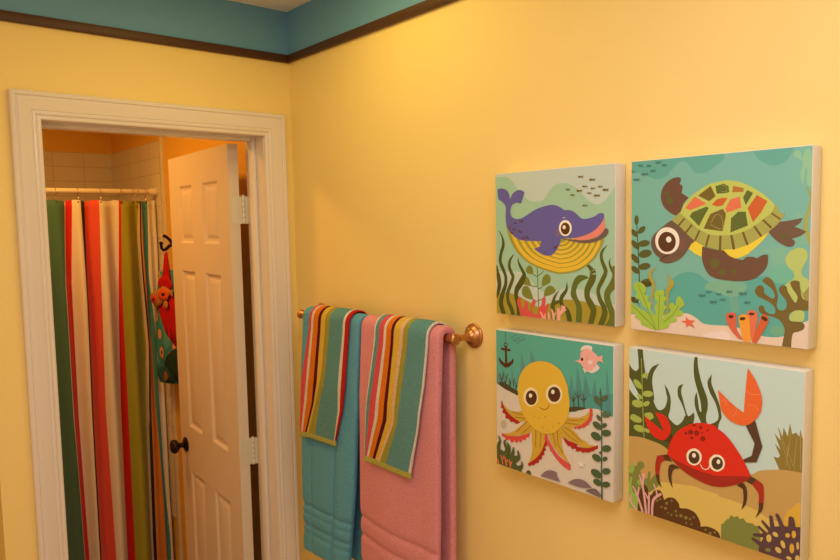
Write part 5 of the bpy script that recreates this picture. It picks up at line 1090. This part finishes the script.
for i, x in enumerate(RX):
    if first is None:
        first = tag(empty('curtain_ring'), '', 'curtain ring', 'metal rings along the shower rod')
        ro = from_bm('ring', ring_mesh(), M_CHROME, first, smooth=60)
        bm = bmesh.new(); bmesh.ops.create_uvsphere(bm, u_segments=14, v_segments=10, radius=.0045, matrix=Matrix.Translation((0, -.013, -.048)))
        be = from_bm('bead', bm, mat('brown_bead', (.10, .035, .015), .35), first, smooth=180); be['label'] = 'dark round bead on the ring hook'
        r = first
    else:
        r = first.copy(); COL.objects.link(r)
        for ch in (ro, be):
            c = ch.copy(); COL.objects.link(c); c.parent = r
    r.location = (x, RY, RZ)
    r['label'] = ['metal ring on the rod above the green curtain stripe', 'metal ring above the white stripe right of the red stripe',
                  'metal ring above the coral and wide white stripes', 'metal ring above the olive green curtain stripe',
                  'metal ring at the right edge of the olive green stripe', 'metal ring above the dark gathered curtain edge',
                  'rightmost metal ring beside the tiled wall'][i]

# ------------------------------------------------------------------ robe hook and the fish towel
HKY = 1.050
hook = empty('robe_hook', (BX1, HKY, 1.70)); tag(hook, 'dark bronze robe hook beside the tiled edge', 'hook')
bm = bmesh.new(); lathe(bm, [(.017, 0), (.0175, .002), (.016, .005), (.010, .009), (.008, .014), (.0075, .030)], axis_to(Vector((BX1-.0005, HKY, 1.70)), (-1, 0, 0)), 24)
adopt(from_bm('base_plate', bm, M_BRONZE, smooth=40), hook)
bm = bmesh.new()
tube(bm, [(BX1-.024, HKY, 1.70), (BX1-.040, HKY, 1.690), (BX1-.056, HKY, 1.676), (BX1-.066, HKY, 1.674), (BX1-.073, HKY, 1.684), (BX1-.074, HKY, 1.698)], lambda i: .0075-.0003*i, 12)
bmesh.ops.create_uvsphere(bm, u_segments=14, v_segments=10, radius=.0085, matrix=Matrix.Translation((BX1-.074, HKY, 1.704)))
tube(bm, [(BX1-.024, HKY, 1.70), (BX1-.034, HKY, 1.716), (BX1-.048, HKY, 1.730), (BX1-.056, HKY, 1.734)], lambda i: .0075-.0005*i, 12)
bmesh.ops.create_uvsphere(bm, u_segments=14, v_segments=10, radius=.0080, matrix=Matrix.Translation((BX1-.058, HKY, 1.735)))
adopt(from_bm('prong', bm, M_BRONZE, smooth=60), hook)

ft = empty('hooded_towel', (-.052, 1.05, 1.66)); tag(ft, 'teal floral hooded towel with a red fish hanging beside the door', 'towel')
def cloth_poly(name, outline, x, th, m, sub=0, wave=.0015):
    """flat hanging piece: outline in (y, z); x plane; slight drape"""
    pts = catmull([tuple(p) for p in outline], True, 4)
    q = []
    for p in pts:
        if not q or abs(p[0]-q[-1][0])+abs(p[1]-q[-1][1]) > 1e-6: q.append(p)
    bm = bmesh.new()
    f = bm.faces.new([bm.verts.new((x, y, z)) for y, z in q])
    bmesh.ops.triangulate(bm, faces=[f])
    bmesh.ops.subdivide_edges(bm, edges=bm.edges[:], cuts=2, use_grid_fill=True)
    for v in bm.verts: v.co.x += wave*math.sin(v.co.y*28+v.co.z*5)
    bm.normal_update()
    for f in bm.faces:
        if f.normal.x > 0: f.normal_flip()
    o = from_bm(name, bm, m, norm=False, smooth=180)
    s = o.modifiers.new('thick', 'SOLIDIFY'); s.thickness = th; s.offset = 1
    return adopt(o, ft)
def floral():
    m = mat('teal_floral_cotton', (.05, .25, .27), .8, 0, .0005, 400, .15)
    nt = m.node_tree; b = nt.nodes['Principled BSDF']
    tc = [n for n in nt.nodes if n.type == 'TEX_COORD'][0]
    vo = nt.nodes.new('ShaderNodeTexVoronoi'); vo.inputs['Scale'].default_value = 13
    nt.links.new(tc.outputs['Object'], vo.inputs['Vector'])
    cr = nt.nodes.new('ShaderNodeValToRGB'); cr.color_ramp.interpolation = 'CONSTANT'
    e = cr.color_ramp.elements
    e[0].position = 0; e[0].color = (.10, .03, .01, 1); e[1].position = .13; e[1].color = (.70, .38, .22, 1)
    n = e.new(.34); n.color = (.20, .10, .04, 1); n = e.new(.39); n.color = (.045, .29, .42, 1); n = e.new(.68); n.color = (.11, .38, .44, 1)
    nt.links.new(vo.outputs['Distance'], cr.inputs[0]); nt.links.new(cr.outputs[0], b.inputs['Base Color'])
    return m
M_RED = mat('red_cotton', (.52, .006, .006), .75, 0, .0005, 400, .2)
XF = -.052
BODY = [(1.092,1.578),(1.092,1.578),(1.140,1.450),(1.166,1.312),(1.172,1.174),(1.169,1.106),(1.169,1.106),(1.141,1.083),(1.079,1.084),(0.937,1.103),(0.937,1.103),(0.805,1.107),(0.805,1.107),(0.804,1.474),(0.804,1.474),(0.831,1.604),(0.831,1.604)]
DARKP = [(1.067,1.093),(1.067,1.093),(0.991,1.117),(1.015,1.149),(1.057,1.166),(1.061,1.185),(1.025,1.218),(0.939,1.257),(0.939,1.257),(0.820,1.268),(0.820,1.268),(0.839,1.111),(0.839,1.111),(0.945,1.112),(0.984,1.097)]
REDP = [(1.133,1.427),(1.133,1.427),(1.081,1.374),(1.042,1.325),(0.996,1.293),(0.926,1.264),(0.926,1.264),(0.809,1.269),(0.809,1.269),(0.780,1.511),(0.780,1.511),(0.922,1.488),(0.978,1.476)]
HEAD = [(1.091,1.534),(1.056,1.555),(1.010,1.565),(0.955,1.557),(0.931,1.533),(0.941,1.510),(0.988,1.498),(1.044,1.499),(1.081,1.516)]
FISH = [(1.173,1.479),(1.173,1.479),(1.124,1.492),(1.043,1.513),(1.016,1.520),(0.967,1.513),(0.941,1.505),(0.941,1.505),(0.913,1.513),(0.913,1.513),(0.921,1.477),(0.921,1.477),(0.959,1.486),(0.974,1.464),(1.019,1.454),(1.066,1.434),(1.120,1.420),(1.159,1.434),(1.183,1.452)]
FACE = [(1.074,1.488),(1.043,1.506),(0.992,1.512),(0.954,1.500),(0.960,1.477),(0.999,1.458),(1.050,1.459),(1.077,1.471)]
SNOUT = [(1.182,1.462),(1.153,1.476),(1.113,1.471),(1.095,1.458),(1.124,1.439),(1.165,1.439)]
EYE = [(1.031,1.485),(1.014,1.492),(0.995,1.487),(1.016,1.478)]
FIN = [(1.021,1.440),(0.999,1.458),(0.977,1.455),(0.971,1.439),(0.991,1.423),(1.013,1.429)]
NOSE = [(1.163,1.453),(1.139,1.461),(1.126,1.455),(1.146,1.446)]
STRAP = [(1.014,1.585),(1.014,1.585),(1.003,1.640),(0.987,1.665),(0.974,1.669),(0.965,1.665),(0.960,1.623),(0.963,1.568),(0.940,1.538),(0.940,1.538),(1.066,1.531),(1.066,1.531),(1.011,1.562),(1.011,1.562)]
def key(n, c): return mat(n, c, .8, 0, .0004, 400, .15)
M_FL = floral()
cloth_poly('floral_body', BODY, XF, .004, M_FL)
p = cloth_poly('dark_panel', DARKP, XF-.0052, .0012, key('dark_green_cotton', (.018, .05, .045)))
p = cloth_poly('red_panel', REDP, XF-.0052, .0012, M_RED); p['label'] = 'plain red triangular panel'
p = cloth_poly('red_hood', HEAD, XF-.0075, .003, M_RED); p['label'] = 'rounded red hood top'
fo = cloth_poly('fish_applique', FISH, XF-.0118, .0015, key('mustard_felt', (.50, .25, .05))); fo['label'] = 'orange and mustard fish face'
for nm, pl, dx, m in (('fish_cheek', FACE, .0145, key('orange_felt', (.78, .12, .02))), ('fish_snout', SNOUT, .0145, key('coral_felt', (.72, .10, .06))),
                      ('fish_nostril', NOSE, .0168, key('maroon_felt', (.18, .01, .015))), ('fish_eye', EYE, .0168, key('black_felt', (.02, .012, .01))), ('fish_fin', FIN, .0145, key('mustard_felt', (.50, .25, .05)))):
    c = cloth_poly(nm, pl, XF-dx, .001, m)
    c.parent = fo; c.matrix_parent_inverse = Matrix.Identity(4)
cloth_poly('hanging_loop', STRAP, XF-.006, .003, M_RED)


# ------------------------------------------------------------------ light
def light(name, kind, loc, power, color, size, rot=None, shape=None, size_y=None):
    l = bpy.data.lights.new(name, kind); l.energy = power; l.color = color
    if kind == 'AREA': l.size = size; l.shape = shape or 'DISK'; l.size_y = size_y or size
    else: l.shadow_soft_size = size
    o = bpy.data.objects.new(name, l); COL.objects.link(o); o.location = loc
    if rot: o.rotation_euler = rot
    return o
light('ceiling_lamp', 'AREA', (-.88, -1.82, 2.425), 12.0, (1, .92, .87), 1.0)
light('camera_side_fill', 'POINT', (-1.14, -2.04, 1.90), 3.4, (1, .88, .78), .12)  # added frontal fill beside the camera, brightens the jamb and head stop
light('left_wall_fill', 'AREA', (-2.03, -1.25, 1.62), 4.8, (1, .64, .36), 1.3, (0, -pi/2, 0), 'RECTANGLE', .6)  # added broad fill at the unseen left wall, lifts the lower walls; no fixture known
light('corner_warm_fill', 'AREA', (-.42, -.64, 2.43), 3.3, (1, .76, .20), .55)  # added warm fill under the ceiling to tint the corner walls; no fixture known
light('bath_ceiling_lamp', 'AREA', (-.72, .76, 2.43), 9.6, (1, .50, .095), .22)
w = bpy.data.worlds.new('world'); SC.world = w; w.use_nodes = True
w.node_tree.nodes['Background'].inputs[0].default_value = (1, .8, .6, 1)
w.node_tree.nodes['Background'].inputs[1].default_value = .01

# ------------------------------------------------------------------ camera
yaw, pitch, roll, f = .6992, -.0802, -.0198, 697.36
cp, sp = math.cos(pitch), math.sin(pitch)
F = Vector((math.sin(yaw)*cp, math.cos(yaw)*cp, sp)); r0 = Vector((math.cos(yaw), -math.sin(yaw), 0)); u0 = r0.cross(F)
c, s = math.cos(roll), math.sin(roll)
R_ = c*r0+s*u0; U_ = -s*r0+c*u0
cam = bpy.data.cameras.new('camera'); co = bpy.data.objects.new('camera', cam); COL.objects.link(co)
cam.sensor_width = 36; cam.lens = f*36/840; cam.clip_start = .02
co.matrix_world = Matrix(((R_.x, U_.x, -F.x, -1.1469), (R_.y, U_.y, -F.y, -1.9899), (R_.z, U_.z, -F.z, 1.7657), (0, 0, 0, 1)))
SC.camera = co
vs = SC.view_settings; vs.view_transform = 'Standard'; vs.look = 'None'; vs.gamma = 1; vs.exposure = .05; vs.use_curve_mapping = False
